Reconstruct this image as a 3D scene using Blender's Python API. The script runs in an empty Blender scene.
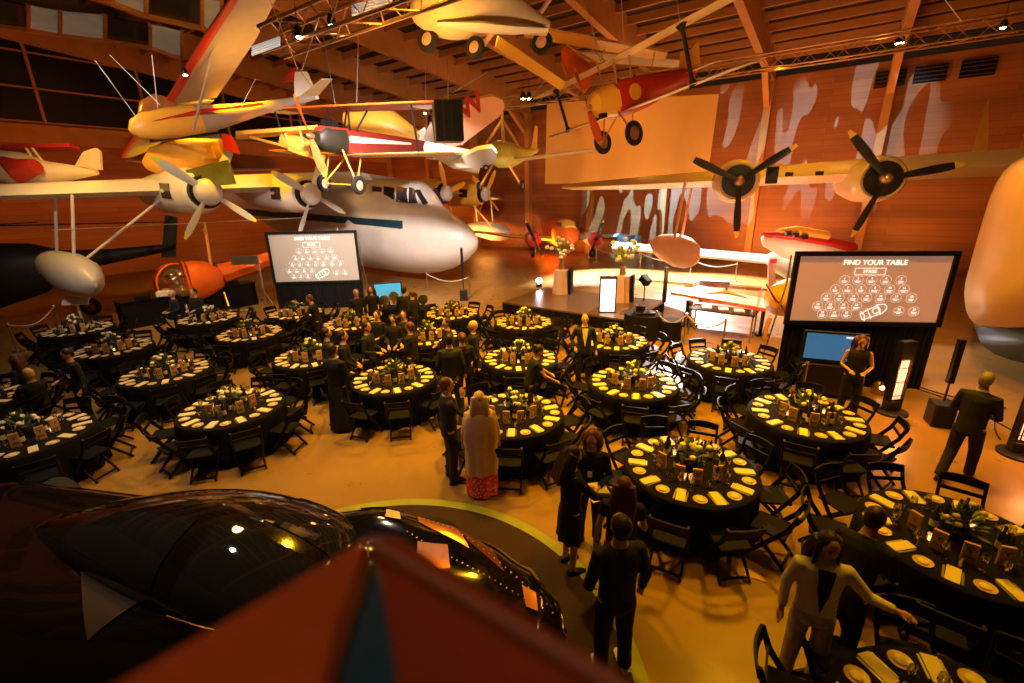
import bpy, math, random
from mathutils import Vector as V, Matrix, Euler
random.seed(7)
PI=math.pi; R_=math.radians
C=bpy.context.scene.collection
sc=bpy.context.scene
# ---------------------------------------------------------------- camera
FPX=455.; TH=R_(17.9); RO=R_(1.14); CH=4.45
cF=V((0,math.cos(TH),-math.sin(TH))); _r=V((1,0,0)); _u=V((0,math.sin(TH),math.cos(TH)))
cR=_r*math.cos(RO)-_u*math.sin(RO); cU=_u*math.cos(RO)+_r*math.sin(RO); cC=V((0,0,CH))
def ray(x,y): return cF+cR*((x-512)/FPX)+cU*((341.5-y)/FPX)
def atz(x,y,z=0.):
    r=ray(x,y); return cC+r*((z-CH)/r.z)
def aty(x,y,Y):
    r=ray(x,y); return cC+r*(Y/r.y)
cam=bpy.data.cameras.new('camera'); cam.lens=16.0; cam.sensor_width=36.0; cam.clip_end=300; cam.clip_start=.02
co=bpy.data.objects.new('camera',cam); C.objects.link(co)
M=Matrix((cR,cU,-cF)).transposed().to_4x4(); M.translation=cC; co.matrix_world=M
sc.camera=co
cam.dof.use_dof=True; cam.dof.focus_distance=8.0; cam.dof.aperture_fstop=1.3
# hall axes: A runs to the end wall, B runs along it
AZ=R_(35.6); A=V((math.sin(AZ),math.cos(AZ),0)); B=V((math.cos(AZ),-math.sin(AZ),0)); BR=-AZ
def HW(u,v,z=0.): return A*v+B*u+V((0,0,z))
# ---------------------------------------------------------------- materials
def mat(name,col,rough=.5,metal=0.,noise=0.,scale=6.,bump=0.,emit=0.,ecol=None,coat=0.,spec=.4,detail=4):
    m=bpy.data.materials.new(name); m.use_nodes=True; nt=m.node_tree; b=nt.nodes['Principled BSDF']
    b.inputs['Base Color'].default_value=(*col,1); b.inputs['Roughness'].default_value=rough
    b.inputs['Metallic'].default_value=metal; b.inputs['Coat Weight'].default_value=coat
    b.inputs['Specular IOR Level'].default_value=spec
    if emit: 
        b.inputs['Emission Color'].default_value=(*(ecol or col),1); b.inputs['Emission Strength'].default_value=emit
    tc=nt.nodes.new('ShaderNodeTexCoord'); n=nt.nodes.new('ShaderNodeTexNoise')
    n.inputs['Scale'].default_value=scale; n.inputs['Detail'].default_value=detail
    nt.links.new(tc.outputs['Object'],n.inputs['Vector'])
    if noise:
        r=nt.nodes.new('ShaderNodeMapRange'); r.inputs['To Min'].default_value=1-noise; r.inputs['To Max'].default_value=1+noise
        nt.links.new(n.outputs['Fac'],r.inputs['Value'])
        h=nt.nodes.new('ShaderNodeHueSaturation'); h.inputs['Color'].default_value=(*col,1)
        nt.links.new(r.outputs['Result'],h.inputs['Value']); nt.links.new(h.outputs['Color'],b.inputs['Base Color'])
    if bump:
        bp=nt.nodes.new('ShaderNodeBump'); bp.inputs['Strength'].default_value=bump; bp.inputs['Distance'].default_value=.02
        nt.links.new(n.outputs['Fac'],bp.inputs['Height']); nt.links.new(bp.outputs['Normal'],b.inputs['Normal'])
    return m
def mat_planks(name,c1,c2,w,h,rough=.5,mortar=.01):
    m=bpy.data.materials.new(name); m.use_nodes=True; nt=m.node_tree; b=nt.nodes['Principled BSDF']
    tc=nt.nodes.new('ShaderNodeTexCoord'); br=nt.nodes.new('ShaderNodeTexBrick')
    br.inputs['Color1'].default_value=(*c1,1); br.inputs['Color2'].default_value=(*c2,1); br.inputs['Mortar'].default_value=(c1[0]*.3,c1[1]*.3,c1[2]*.3,1)
    br.inputs['Scale'].default_value=1; br.inputs['Brick Width'].default_value=w; br.inputs['Row Height'].default_value=h; br.inputs['Mortar Size'].default_value=mortar
    nt.links.new(tc.outputs['Object'],br.inputs['Vector'])
    n=nt.nodes.new('ShaderNodeTexNoise'); n.inputs['Scale'].default_value=.35; n.inputs['Detail'].default_value=5
    mp=nt.nodes.new('ShaderNodeMapping'); mp.inputs['Scale'].default_value=(.5,3,1); nt.links.new(tc.outputs['Object'],mp.inputs['Vector']); nt.links.new(mp.outputs['Vector'],n.inputs['Vector'])
    r=nt.nodes.new('ShaderNodeMapRange'); r.inputs['To Min'].default_value=.45; r.inputs['To Max'].default_value=1.5; nt.links.new(n.outputs['Fac'],r.inputs['Value'])
    hs=nt.nodes.new('ShaderNodeHueSaturation'); nt.links.new(br.outputs['Color'],hs.inputs['Color']); nt.links.new(r.outputs['Result'],hs.inputs['Value'])
    nt.links.new(hs.outputs['Color'],b.inputs['Base Color']); b.inputs['Roughness'].default_value=rough
    return m
def mat_clear(name,tint=(1,1,1),fac=.12,rough=.05):
    m=bpy.data.materials.new(name); m.use_nodes=True; nt=m.node_tree; nt.nodes.clear()
    o=nt.nodes.new('ShaderNodeOutputMaterial'); mx=nt.nodes.new('ShaderNodeMixShader'); t=nt.nodes.new('ShaderNodeBsdfTransparent'); g=nt.nodes.new('ShaderNodeBsdfGlossy')
    fr=nt.nodes.new('ShaderNodeLayerWeight'); fr.inputs['Blend'].default_value=.35
    mr=nt.nodes.new('ShaderNodeMapRange'); mr.inputs['To Min'].default_value=fac; mr.inputs['To Max'].default_value=.8
    t.inputs['Color'].default_value=(*tint,1); g.inputs['Roughness'].default_value=rough
    nt.links.new(fr.outputs['Facing'],mr.inputs['Value']); nt.links.new(mr.outputs['Result'],mx.inputs['Fac'])
    nt.links.new(t.outputs[0],mx.inputs[1]); nt.links.new(g.outputs[0],mx.inputs[2]); nt.links.new(mx.outputs[0],o.inputs[0])
    return m
MT=dict(
 black=mat('black_cloth',(.007,.006,.006),.9,spec=.15,noise=.3,scale=20),
 chair=mat('black_resin',(.005,.0045,.004),.5,spec=.2,noise=.2,scale=9),
 chairseat=mat('black_vinyl',(.005,.0045,.004),.6,spec=.12,noise=.2,scale=14),
 cream=mat('cream_card',(.78,.66,.42),.6,noise=.06,scale=20),
 china=mat('china_plate',(.6,.42,.22),.3,noise=.05),
 kraft=mat('kraft_card',(.5,.28,.12),.7,noise=.15,scale=25),
 ink=mat('dark_ink',(.02,.012,.01),.6),
 wine=mat('wine_bottle_glass',(.02,.02,.012),.12,noise=.2),
 label=mat('bottle_label',(.7,.62,.45),.6),
 glass=mat_clear('drinking_glass',(.97,.95,.9),.22,.08),
 leaf=mat('green_leaf',(.09,.13,.03),.55,noise=.5,scale=30),
 petal=mat('cream_petal',(.85,.8,.6),.6,noise=.12,scale=30),
 yellowpetal=mat('yellow_green_petal',(.6,.5,.08),.6,noise=.2,scale=30),
 steel=mat('brushed_steel',(.55,.53,.5),.35,1.,noise=.08,scale=30),
 blackmetal=mat('black_metal',(.015,.014,.014),.35,.4,noise=.2,scale=20),
 white=mat('white_paint',(.8,.77,.7),.4,noise=.06,scale=3),
 hull=mat('white_aircraft_paint',(.78,.76,.74),.32,noise=.10,scale=1.6,bump=.05,coat=.2),
 blue=mat('dark_blue_paint',(.015,.06,.10),.35,noise=.15),
 yellow=mat('yellow_aircraft_paint',(.85,.45,.06),.38,noise=.10,scale=2,bump=.04),
 cream2=mat('cream_aircraft_fabric',(.75,.6,.35),.5,noise=.12,scale=4),
 red=mat('red_aircraft_paint',(.5,.03,.02),.35,noise=.15,scale=4),
 maroon=mat('maroon_aircraft_paint',(.24,.03,.02),.35,noise=.15,scale=4),
 orange=mat('orange_paint',(.9,.17,.02),.35,noise=.12,scale=4),
 pink=mat('pinkish_float_paint',(.8,.42,.27),.4,noise=.1,scale=3),
 grey=mat('grey_wing_fabric',(.42,.36,.33),.5,noise=.15,scale=3,bump=.1),
 ltgrey=mat('pale_grey_metal',(.6,.58,.56),.4,.1,noise=.1,scale=4),
 dark=mat('dark_green_metal',(.02,.018,.012),.5,noise=.3,scale=4),
 rubber=mat('tyre_rubber',(.015,.013,.012),.8,noise=.2),
 blade=mat('white_propeller_blade',(.62,.68,.70),.35,noise=.08),
 tipy=mat('yellow_blade_tip',(.75,.8,.1),.4),
 tipo=mat('orange_blade_tip',(.95,.6,.1),.4),
 bladek=mat('black_propeller_blade',(.02,.017,.012),.4,noise=.2),
 brass=mat('bare_bronze_metal',(.6,.35,.18),.3,.8,noise=.1),
 glassdark=mat('dark_window_glass',(.03,.03,.04),.08,noise=.1,coat=.5),
 skin=mat('skin',(.55,.30,.20),.5,noise=.06,scale=12),
 suit=mat('charcoal_suit',(.018,.016,.017),.8,noise=.2,scale=30),
 shirt=mat('white_shirt',(.8,.75,.7),.7),
 navy=mat('dark_navy_cloth',(.014,.016,.025),.8,noise=.2,scale=30),
 blackc=mat('soft_black_cloth',(.010,.009,.010),.85,noise=.3,scale=30),
 creamblazer=mat('cream_blazer_cloth',(.75,.66,.55),.7,noise=.06,scale=18),
 beige=mat('beige_shawl',(.60,.38,.24),.8,noise=.10,scale=18,bump=.2),
 hairdark=mat('dark_brown_hair',(.025,.014,.009),.45,noise=.4,scale=40),
 hairbrown=mat('brown_hair',(.11,.04,.02),.45,noise=.4,scale=40),
 hairblonde=mat('blonde_hair',(.62,.40,.20),.5,noise=.3,scale=40),
 hairgrey=mat('grey_hair',(.30,.25,.20),.6,noise=.3,scale=40),
 redfloral=None, creamtrousers=mat('pale_patterned_trousers',(.5,.45,.40),.8,noise=.6,scale=14),
 screen=None,
)
def mat_speckle(name,c1,c2,scale,th):
    m=bpy.data.materials.new(name); m.use_nodes=True; nt=m.node_tree; b=nt.nodes['Principled BSDF']
    tc=nt.nodes.new('ShaderNodeTexCoord'); v=nt.nodes.new('ShaderNodeTexVoronoi'); v.inputs['Scale'].default_value=scale
    nt.links.new(tc.outputs['Object'],v.inputs['Vector']); r=nt.nodes.new('ShaderNodeValToRGB')
    r.color_ramp.elements[0].color=(*c1,1); r.color_ramp.elements[0].position=th; r.color_ramp.elements[1].color=(*c2,1); r.color_ramp.elements[1].position=th+.06
    nt.links.new(v.outputs['Distance'],r.inputs['Fac']); nt.links.new(r.outputs['Color'],b.inputs['Base Color']); b.inputs['Roughness'].default_value=.7
    return m
MT['redfloral']=mat_speckle('red_floral_cloth',(.9,.55,.4),(.75,.05,.03),22,.3)
MT['deck']=mat('dark_roof_deck',(.05,.018,.008),.8,noise=.3,scale=1)
MT['glulam']=mat('laminated_timber',(.46,.19,.05),.6,noise=.25,scale=1.5)
MT['purlin']=mat('timber_purlin',(.42,.17,.045),.65,noise=.2,scale=2)
# ---------------------------------------------------------------- mesh builder
def fr(axis):
    a=V(axis).normalized(); t=V((0,0,1)) if abs(a.z)<.95 else V((1,0,0))
    x=t.cross(a).normalized(); return x,a.cross(x),a
class MB:
    def __init__(s): s.v=[];s.f=[];s.m=[]
    def ring(s,pts): 
        i=len(s.v); s.v+= [V(p) for p in pts]; return list(range(i,len(s.v)))
    def face(s,idx,m=0): s.f.append(idx); s.m.append(m)
    def bridge(s,a,b,m=0,closed=True):
        n=len(a)
        for i in range(n if closed else n-1):
            j=(i+1)%n; s.face([a[i],a[j],b[j],b[i]],m)
    def loft(s,rings,m=0,caps=True,closed=True):
        R=[s.ring(r) for r in rings]
        for a,b in zip(R,R[1:]): s.bridge(a,b,m,closed)
        if caps: s.face(R[0][::-1],m); s.face(R[-1],m)
        return R
    def box(s,c,d,rz=0.,m=0,Mx=None,bev=0.):
        c=V(c); hx,hy,hz=d[0]/2,d[1]/2,d[2]/2
        Q=Mx or Matrix.Rotation(rz,3,'Z')
        if bev:
            def rr(z,o): return [Q@V((x,y,z))+c for x,y in ((-hx+o+0,-hy+0),(hx-o,-hy),(hx,-hy+o),(hx,hy-o),(hx-o,hy),(-hx+o,hy),(-hx,hy-o),(-hx,-hy+o))]
            def sh(z,k): return [Q@V((x,y,z))+c for x,y in ((-hx+bev+0,-hy+k),(hx-bev,-hy+k),(hx-k,-hy+bev),(hx-k,hy-bev),(hx-bev,hy-k),(-hx+bev,hy-k),(-hx+k,hy-bev),(-hx+k,-hy+bev))]
            s.loft([sh(-hz,bev*.7),sh(-hz+bev*.7,0),sh(hz-bev*.7,0),sh(hz,bev*.7)],m); return s
        p=[Q@V((x,y,z))+c for z in(-hz,hz) for x,y in((-hx,-hy),(hx,-hy),(hx,hy),(-hx,hy))]
        s.loft([p[:4],p[4:]],m); return s
    def bar(s,p0,p1,w,h,m=0,up=(0,0,1)):
        p0=V(p0);p1=V(p1);d=(p1-p0).normalized();u=V(up)
        x=d.cross(u); x=x.normalized() if x.length>1e-4 else V((1,0,0)); y=x.cross(d)
        q=[(-w/2,-h/2),(w/2,-h/2),(w/2,h/2),(-w/2,h/2)]
        s.loft([[p+x*a+y*b for a,b in q] for p in(p0,p1)],m); return s
    def tube(s,pts,r,n=8,m=0,caps=True,flat=None):
        pts=[V(p) for p in pts]; rs=r if hasattr(r,'__len__') else [r]*len(pts); R=[]
        px=None
        for i,p in enumerate(pts):
            d=(pts[min(i+1,len(pts)-1)]-pts[max(i-1,0)])
            x,y,_=fr(d)
            if px is not None:
                x=(px-d.normalized()*px.dot(d.normalized())); x=x.normalized() if x.length>1e-5 else fr(d)[0]; y=d.normalized().cross(x)
            px=x; rx=rs[i]; ry=rs[i]*(flat or 1)
            R.append([p+x*math.cos(2*PI*k/n)*rx+y*math.sin(2*PI*k/n)*ry for k in range(n)])
        s.loft(R,m,caps); return s
    def lathe(s,prof,c=(0,0,0),n=16,axis=(0,0,1),m=0,caps=True):
        x,y,a=fr(axis); c=V(c)
        s.loft([[c+a*z+x*math.cos(2*PI*k/n)*max(r,1e-4)+y*math.sin(2*PI*k/n)*max(r,1e-4) for k in range(n)] for r,z in prof],m,caps); return s
    def ell(s,c,r,n=12,k=8,m=0,Q=None):
        c=V(c); R=[]
        for j in range(1,k):
            t=PI*j/k; ring=[V((r[0]*math.sin(t)*math.cos(2*PI*i/n),r[1]*math.sin(t)*math.sin(2*PI*i/n),-r[2]*math.cos(t))) for i in range(n)]
            R.append([ (Q@p if Q else p)+c for p in ring])
        L=[s.ring(q) for q in R]
        for a,b in zip(L,L[1:]): s.bridge(a,b,m)
        z=V((0,0,r[2])); z=Q@z if Q else z
        b0=len(s.v); s.v+=[c-z,c+z]
        for i in range(n):
            j=(i+1)%n; s.face([b0,L[0][j],L[0][i]],m); s.face([b0+1,L[-1][i],L[-1][j]],m)
        return s
    def slab(s,pts,th,m=0):
        pts=[V(p) for p in pts]; nrm=(pts[1]-pts[0]).cross(pts[2]-pts[1]).normalized()*th/2
        s.loft([[p-nrm for p in pts],[p+nrm for p in pts]],m); return s
    def xf(s,Q):
        s.v=[Q@p for p in s.v]; return s
    def add(s,o,Q=None,dm=0):
        b=len(s.v); s.v+=[(Q@p if Q else p.copy()) for p in o.v]; s.f+=[[i+b for i in f] for f in o.f]; s.m+=[i+dm for i in o.m]; return s
    def mesh(s,name,mats,smooth=35):
        me=bpy.data.meshes.new(name); me.from_pydata([tuple(p) for p in s.v],[],s.f)
        for m in (mats if isinstance(mats,(list,tuple)) else [mats]): me.materials.append(m)
        me.polygons.foreach_set('material_index',s.m)
        me.validate(); me.update()
        if smooth:
            me.polygons.foreach_set('use_smooth',[True]*len(me.polygons))
            me.set_sharp_from_angle(angle=R_(smooth))
        return me
    def build(s,name,mats,parent=None,smooth=35,loc=None,rz=None):
        o=bpy.data.objects.new(name,s.mesh(name,mats,smooth)); C.objects.link(o)
        if parent: o.parent=parent
        if loc is not None: o.location=loc
        if rz is not None: o.rotation_euler[2]=rz
        return o
def tag(o,label,cat,group=None,kind=None):
    o['label']=label; o['category']=cat
    if group: o['group']=group
    if kind: o['kind']=kind
    return o
def thing(name,label,cat,loc=(0,0,0),rz=0.,group=None,mw=None):
    o=bpy.data.objects.new(name,None); o.empty_display_size=.2; C.objects.link(o)
    if mw is not None: o.matrix_world=mw
    else: o.location=loc; o.rotation_euler[2]=rz
    return tag(o,label,cat,group)
def struct(o): o['kind']='structure'; return o
def dup(root,loc,rz,label,group=None,scale=None):
    r=root.copy(); C.objects.link(r); r.location=loc; r.rotation_euler=(0,0,rz); r['label']=label
    if group: r['group']=group
    if scale: r.scale=(scale,)*3
    for ch in list(root.children):
        c=ch.copy(); C.objects.link(c); c.parent=r
        for g in ch.children:
            d=g.copy(); C.objects.link(d); d.parent=c
    return r
def pose(p,ypr,s=1.):
    y,pi_,r=[R_(a) for a in ypr]
    Q=(Matrix.Rotation(y,4,'Z')@Matrix.Rotation(-pi_,4,'Y')@Matrix.Rotation(r,4,'X')@Matrix.Scale(s,4)); Q.translation=V(p); return Q
# ================================================================ ROOM
def hbox(u,v,z,du,dv,dz,m=0,mb=None):
    mb=mb or MB(); mb.box(HW(u,v,z),(du,dv,dz),BR,m); return mb
floor_m=mat('polished_concrete',(.29,.165,.045),.3,noise=.45,scale=.55,bump=.02,detail=8)
_nt=floor_m.node_tree; _b=_nt.nodes['Principled BSDF']; _n=_nt.nodes.new('ShaderNodeTexNoise'); _n.inputs['Scale'].default_value=1.7; _n.inputs['Detail'].default_value=6
_r=_nt.nodes.new('ShaderNodeMapRange'); _r.inputs['To Min'].default_value=.16; _r.inputs['To Max'].default_value=.5
_tc=[n for n in _nt.nodes if n.type=='TEX_COORD'][0]; _nt.links.new(_tc.outputs['Object'],_n.inputs['Vector']); _nt.links.new(_n.outputs['Fac'],_r.inputs['Value']); _nt.links.new(_r.outputs['Result'],_b.inputs['Roughness'])
def flat(name,pts,m,th=.1):
    mb=MB(); mb.loft([[V(p)-V((0,0,th)) for p in pts],pts]); return struct(mb.build(name,m,smooth=0))
flat('floor',[HW(-42,-12),HW(34,-12),HW(34,34),HW(-42,34)],floor_m)
# walls: built with local XY as the wall plane so the boards run level
def wallobj(name,org,xdir,w,h,m,holes=()):
    mb=MB()
    mb.loft([[V((0,0,-.3)),V((w,0,-.3)),V((w,h,-.3)),V((0,h,-.3))],[V((0,0,0)),V((w,0,0)),V((w,h,0)),V((0,h,0))]])
    o=mb.build(name,m,smooth=0); x=V(xdir).normalized(); n=x.cross(V((0,0,1)))
    Mx=Matrix((x,V((0,0,1)),n)).transposed().to_4x4(); Mx.translation=org; o.matrix_world=Mx
    return struct(o)
wood=mat_planks('orange_timber_boarding',(.34,.105,.024),(.27,.078,.017),7.3,.32,.55,.006)
WL=-38.2; WV=33.
wallobj('wall_back',HW(WL,WV),B,72,10.6,wood)
wallobj('wall_left',HW(WL,-8),A,41,8.8,wood)
glz=mat('night_glazing',(.012,.010,.010),.25,noise=.3,scale=.4)
g=MB(); g.box(HW(WL-.1,12.5,12.0),(.1,41,6.4),BR); struct(g.build('window_1',glz,smooth=0))
g=MB()
for z in (8.85,10.6,12.4): g.box(HW(WL,12.5,z),(.1,41,.08),BR)
for k in range(9): g.box(HW(WL+.02,-7+k*5,12.0),(.12,.14,6.4),BR)
struct(g.build('trim_1',MT['purlin'],smooth=0))
g=MB(); g.box(HW(WL+.05,12.5,8.2),(.14,41,1.0),BR); struct(g.build('trim_2',MT['glulam'],smooth=0))
def roofz(v): return 10.3+(33-v)*.1
g=MB(); g.slab([HW(-40,34,roofz(34)+1.5),HW(34,34,roofz(34)+1.5),HW(34,-12,roofz(-12)+1.5),HW(-40,-12,roofz(-12)+1.5)],.2)
struct(g.build('ceiling',MT['deck'],smooth=0))
n=3
US=[-21.5+5.58*k for k in range(-3,10)]
for u in US[:-1]:
    g=MB(); g.box(HW(u,32.75,5.1),(.38,.5,10.6),BR); struct(g.build('trim_%d'%n,MT['glulam'],smooth=0)); n+=1
    g=MB(); p0=HW(u,32.9,roofz(32.9)+.72); p1=HW(u,-11,roofz(-11)+.72); g.bar(p0,p1,.34,1.4)
    g.bar(HW(u,32.4,9.2),HW(u,30.2,10.7),.3,.55)
    struct(g.build('trim_%d'%n,MT['glulam'],smooth=0)); n+=1
for k in range(30):
    v=32.4-k*1.35
    g=MB(); g.bar(HW(-38,v,roofz(v)+1.15),HW(33,v,roofz(v)+1.15),.12,.34)
    struct(g.build('trim_%d'%n,MT['purlin'],smooth=0)); n+=1
# high louvred windows on the end wall
for i,px in enumerate((890,930,978)):
    u=HW; c=None
    # intersect the wall plane
    r=ray(px,(79,74,68)[i]); t=(WV-.05-0)/(r.dot(A)); p=cC+r*t; uu=p.dot(B)
    g=MB(); g.box(HW(uu,WV-.05,p.z),(1.25,.12,.75),BR,0)
    for j in range(4): g.box(HW(uu,WV-.14,p.z-.27+j*.18),(1.2,.06,.04),BR,1)
    struct(g.build('window_%d'%(i+2),[glz,MT['deck']],smooth=0))
# roof-light strips top left
def onroof(x,y,dz=0.):
    r=ray(x,y); # z = roofz(v)+dz
    # CH + t r.z = 10.3+3.3-.1*t*(r.A)+dz
    t=(13.6+dz-CH)/(r.z+.1*r.dot(A)); return cC+r*t
rl=mat('pale_rooflight_panel',(.42,.42,.34),.5,emit=.05,ecol=(.7,.8,.7),noise=.3,scale=1); rd=mat('dark_rooflight_pane',(.012,.02,.03),.15,noise=.4,scale=1)
wn=5
def strip(poly,edge,kinds):
    global wn,n
    # poly: list of (x,ytop,ybot)
    for (a,b,k) in zip(poly,poly[1:],kinds):
        g=MB(); g.slab([onroof(a[0],a[1],-.1),onroof(b[0],b[1],-.1),onroof(b[0],b[2],-.1),onroof(a[0],a[2],-.1)],.08)
        struct(g.build('window_%d'%wn,rl if k else rd,smooth=0)); wn+=1
    g=MB()
    for a,b in zip(poly,poly[1:]): g.bar(onroof(a[0],a[2],-.16),onroof(b[0],b[2],-.16),.28,.3)
    for a in poly: g.bar(onroof(a[0],a[1],-.16),onroof(a[0],a[2],-.16),.14,.2)
    struct(g.build('trim_%d'%n,MT['glulam'],smooth=0)); n+=1
strip([(-30,-8,22),(28,6,29),(60,12,35),(105,16,40),(150,25,47),(182,32,58)],0,[0,1,1,0,1])
strip([(84,-30,-6),(112,-25,2),(146,-12,15),(202,-4,27),(222,2,38)],0,[1,1,0,1])
# turntable inlay + pale floor line, the lamp's yellow-green put into its colour
TC=V((-1.6,3.1,0)); TR=2.70
g=MB(); g.lathe([(TR,0),(TR,.012)],TC,n=96); o=g.build('turntable',mat('dark_brown_carpet',(.045,.022,.010),.95,noise=.3,scale=60)); tag(o,'dark brown round display platform under the black car','platform')
g=MB(); N=96
r1=[[TC+V((math.cos(2*PI*k/N),math.sin(2*PI*k/N),0))*(TR+a)+V((0,0,z)) for k in range(N)] for a,z in((.0,.0),(.0,.015),(.14,.015),(.14,.0))]
g.loft(r1+[r1[0]],caps=False); o=g.build('turntable_edge_strip',mat('yellow_green_lamp_tint',(.30,.34,.04),.4,noise=.25,scale=3)); tag(o,'thin yellow-green edge strip curving around the dark display platform','floor strip')
g=MB(); p=atz(755,575); g.box(p+V((0,0,.006)),(.24,.14,.012),-.5); tag(g.build('floor_socket',MT['brass'],smooth=0),'small brass floor outlet cover on the open concrete floor','floor outlet')
# foreground rail, out of focus: boards meeting at a prow
def rz_(x,y,z=4.12): return atz(x,y,z)
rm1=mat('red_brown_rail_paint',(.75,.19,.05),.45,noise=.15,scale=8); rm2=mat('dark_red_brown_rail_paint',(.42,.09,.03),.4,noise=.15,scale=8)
t=thing('corner_handrail','red-brown wooden corner handrail in the blurred foreground below the camera','handrail')
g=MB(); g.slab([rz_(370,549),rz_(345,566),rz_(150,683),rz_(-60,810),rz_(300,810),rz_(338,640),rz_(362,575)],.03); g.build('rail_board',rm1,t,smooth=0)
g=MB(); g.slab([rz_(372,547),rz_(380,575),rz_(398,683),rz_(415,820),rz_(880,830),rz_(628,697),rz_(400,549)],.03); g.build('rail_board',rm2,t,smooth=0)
g=MB(); g.slab([rz_(376,544,4.155),rz_(628,690,4.155),rz_(640,706,4.155),rz_(378,551,4.155)],.01); g.build('edge_bead',mat('pale_rail_edge',(.6,.32,.26),.4),t,smooth=0)
g=MB(); g.slab([rz_(366,556,4.06),rz_(330,640,4.06),rz_(290,820,4.06),rz_(425,820,4.06),rz_(398,640,4.06)],.02); g.build('gap_sheet',mat('blue_gap_reflection',(.03,.16,.34),.4,.1),t,smooth=0)  # bluish reflection in the dark gap, put into this sheet's colour
# ================================================================ LIGHT
def spot(name,loc,to,col,w,ang=90,blend=.5,rad=.12):
    l=bpy.data.lights.new(name,'SPOT'); l.color=col; l.energy=w; l.spot_size=R_(ang); l.spot_blend=blend; l.shadow_soft_size=rad
    o=bpy.data.objects.new(name,l); C.objects.link(o); o.location=loc; d=V(to)-V(loc); o.rotation_euler=d.to_track_quat('-Z','Y').to_euler(); return o
OR=(1,.47,.008); AM=(1,.56,.12); WH=(1,.86,.7)
for i,(x,y,w,c,a) in enumerate([(-1,8.5,3300,OR,95),(2.5,11.5,2600,OR,95),(5.5,8.0,1700,OR,100),(-3.5,12,1500,OR,100),(-5,8,650,AM,90),(-9,11,600,WH,100),(1,16,1500,OR,100),(8.5,11,1200,(1,.38,.05),100),(-9,17,1300,OR,110),(3.0,5.5,380,OR,90),(6.5,4.5,330,OR,90),(-13,20,1700,OR,120),(10,19,450,OR,120)]):
    spot('ceiling_spot',(x,y,8.8),(x+.2,y+.6,0),c,w*(1.45 if x>-7 else 1.1),a,.7,.35)
# stage wash, bright white from the far right
spot('stage_wash',(5.5,28.5,6.0),(6,23.5,0),(1,.93,.9),30000,75,.6)
spot('stage_wash',(11,27,6.0),(9.5,21,0),(1,.85,.8),22000,75,.6)
spot('stage_wash',(-1,15,7.5),(2.5,17.5,.4),(1,.85,.7),700,40,.6)
# end wall uplights
for k,(u,w) in enumerate([(-33,800),(-24,1100),(-17,1200),(-4,1300),(3,450),(12,110),(20,40)]):
    spot('wall_uplight',HW(u,28.0,.3),HW(u,33,5.5),(1,.36,.05),w*2.1,115,.9,.3)
for k in range(4): spot('wall_uplight',HW(-30,2+k*8,.3),HW(-38,2+k*8,6),(1,.3,.04),950,115,.9,.3)
# roof lights
for u in (-18,-9,0,9): 
    for v in (12,24):
        l=bpy.data.lights.new('roof_glow','POINT'); l.color=(1,.4,.07); l.energy=(75 if v<20 else 130)*(.35 if u>5 else 1); l.shadow_soft_size=.3
        o=bpy.data.objects.new('roof_glow',l); C.objects.link(o); o.location=HW(u,v,8.9)
# fill lamps added to brighten and tint the aircraft
spot('aircraft_fill',(-4,12,7.6),(-5,22,3.5),(1,.80,.68),7500,80,.8,.3)
spot('aircraft_fill',(-10,8,8.4),(-11,17,4.5),(1,.72,.5),1600,90,.8,.3)
spot('aircraft_fill',(0,6,3.3),(-4,16,7),(1,.75,.55),380,60,.8,.2)
spot('aircraft_fill',(7,9,8.7),(13,17,4.5),(1,.6,.2),1000,65,.8,.3)
spot('aircraft_fill',(-3,4,2.6),(-9,12,8),(1,.55,.4),700,80,.8,.2)
spot('aircraft_fill',(2,5,2.6),(2,14,8.5),(1,.6,.3),900,90,.8,.2)
spot('aircraft_fill',(-13,13.5,9.3),(-12.5,17.5,4.6),(1,.5,.06),1600,95,.8,.3)
spot('aircraft_fill',(-11,12,.4),(-12.5,17,4.2),(1,.35,.15),500,90,.8,.3)
spot('aircraft_fill',(2.5,22,4.0),(3.5,32,1.2),(1,.7,.45),1500,32,.8,.3)
spot('aircraft_fill',(12,17,.5),(12,20,5),(1,.4,.25),500,110,.8,.3)
spot('aircraft_fill',(5.5,11,1.6),(6.5,17.5,5),(1,.38,.16),520,75,.8,.3)
for i_,(x_,y_) in enumerate(((-2,9),(3,13),(-7,14))): spot('roof_fill',(x_,y_,6.2),(x_+1,y_+3,12),(1,.45,.06),420,120,.9,.3)  # added fill lamps that brighten the ceiling from below
# patterned projection on the end wall
def gobo(loc,to,col,w,ang,sc_,th,seed):
    o=spot('pattern_projector',loc,to,col,w,ang,.3,.01); l=o.data; l.use_nodes=True; nt=l.node_tree; em=nt.nodes['Emission']
    tc=nt.nodes.new('ShaderNodeTexCoord'); mp=nt.nodes.new('ShaderNodeMapping'); mp.inputs['Location'].default_value=(seed,seed*.7,0); mp.inputs['Rotation'].default_value=(0,0,R_(50)); mp.inputs['Scale'].default_value=(sc_,sc_*.22,sc_*.3)
    wv=nt.nodes.new('ShaderNodeTexNoise'); wv.inputs['Scale'].default_value=1.; wv.inputs['Detail'].default_value=.5
    gt=nt.nodes.new('ShaderNodeMath'); gt.operation='GREATER_THAN'; gt.inputs[1].default_value=th
    nt.links.new(tc.outputs['Normal'],mp.inputs['Vector']); nt.links.new(mp.outputs['Vector'],wv.inputs['Vector']); nt.links.new(wv.outputs['Fac'],gt.inputs[0])
    mu=nt.nodes.new('ShaderNodeMath'); mu.operation='MULTIPLY'; mu.inputs[1].default_value=1.; nt.links.new(gt.outputs[0],mu.inputs[0]); nt.links.new(mu.outputs[0],em.inputs['Strength'])
gobo(HW(-12,26,5.0),HW(-10.5,33,4.2),(.22,.55,.8),9500,95,11,.53,3.1)
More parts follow.
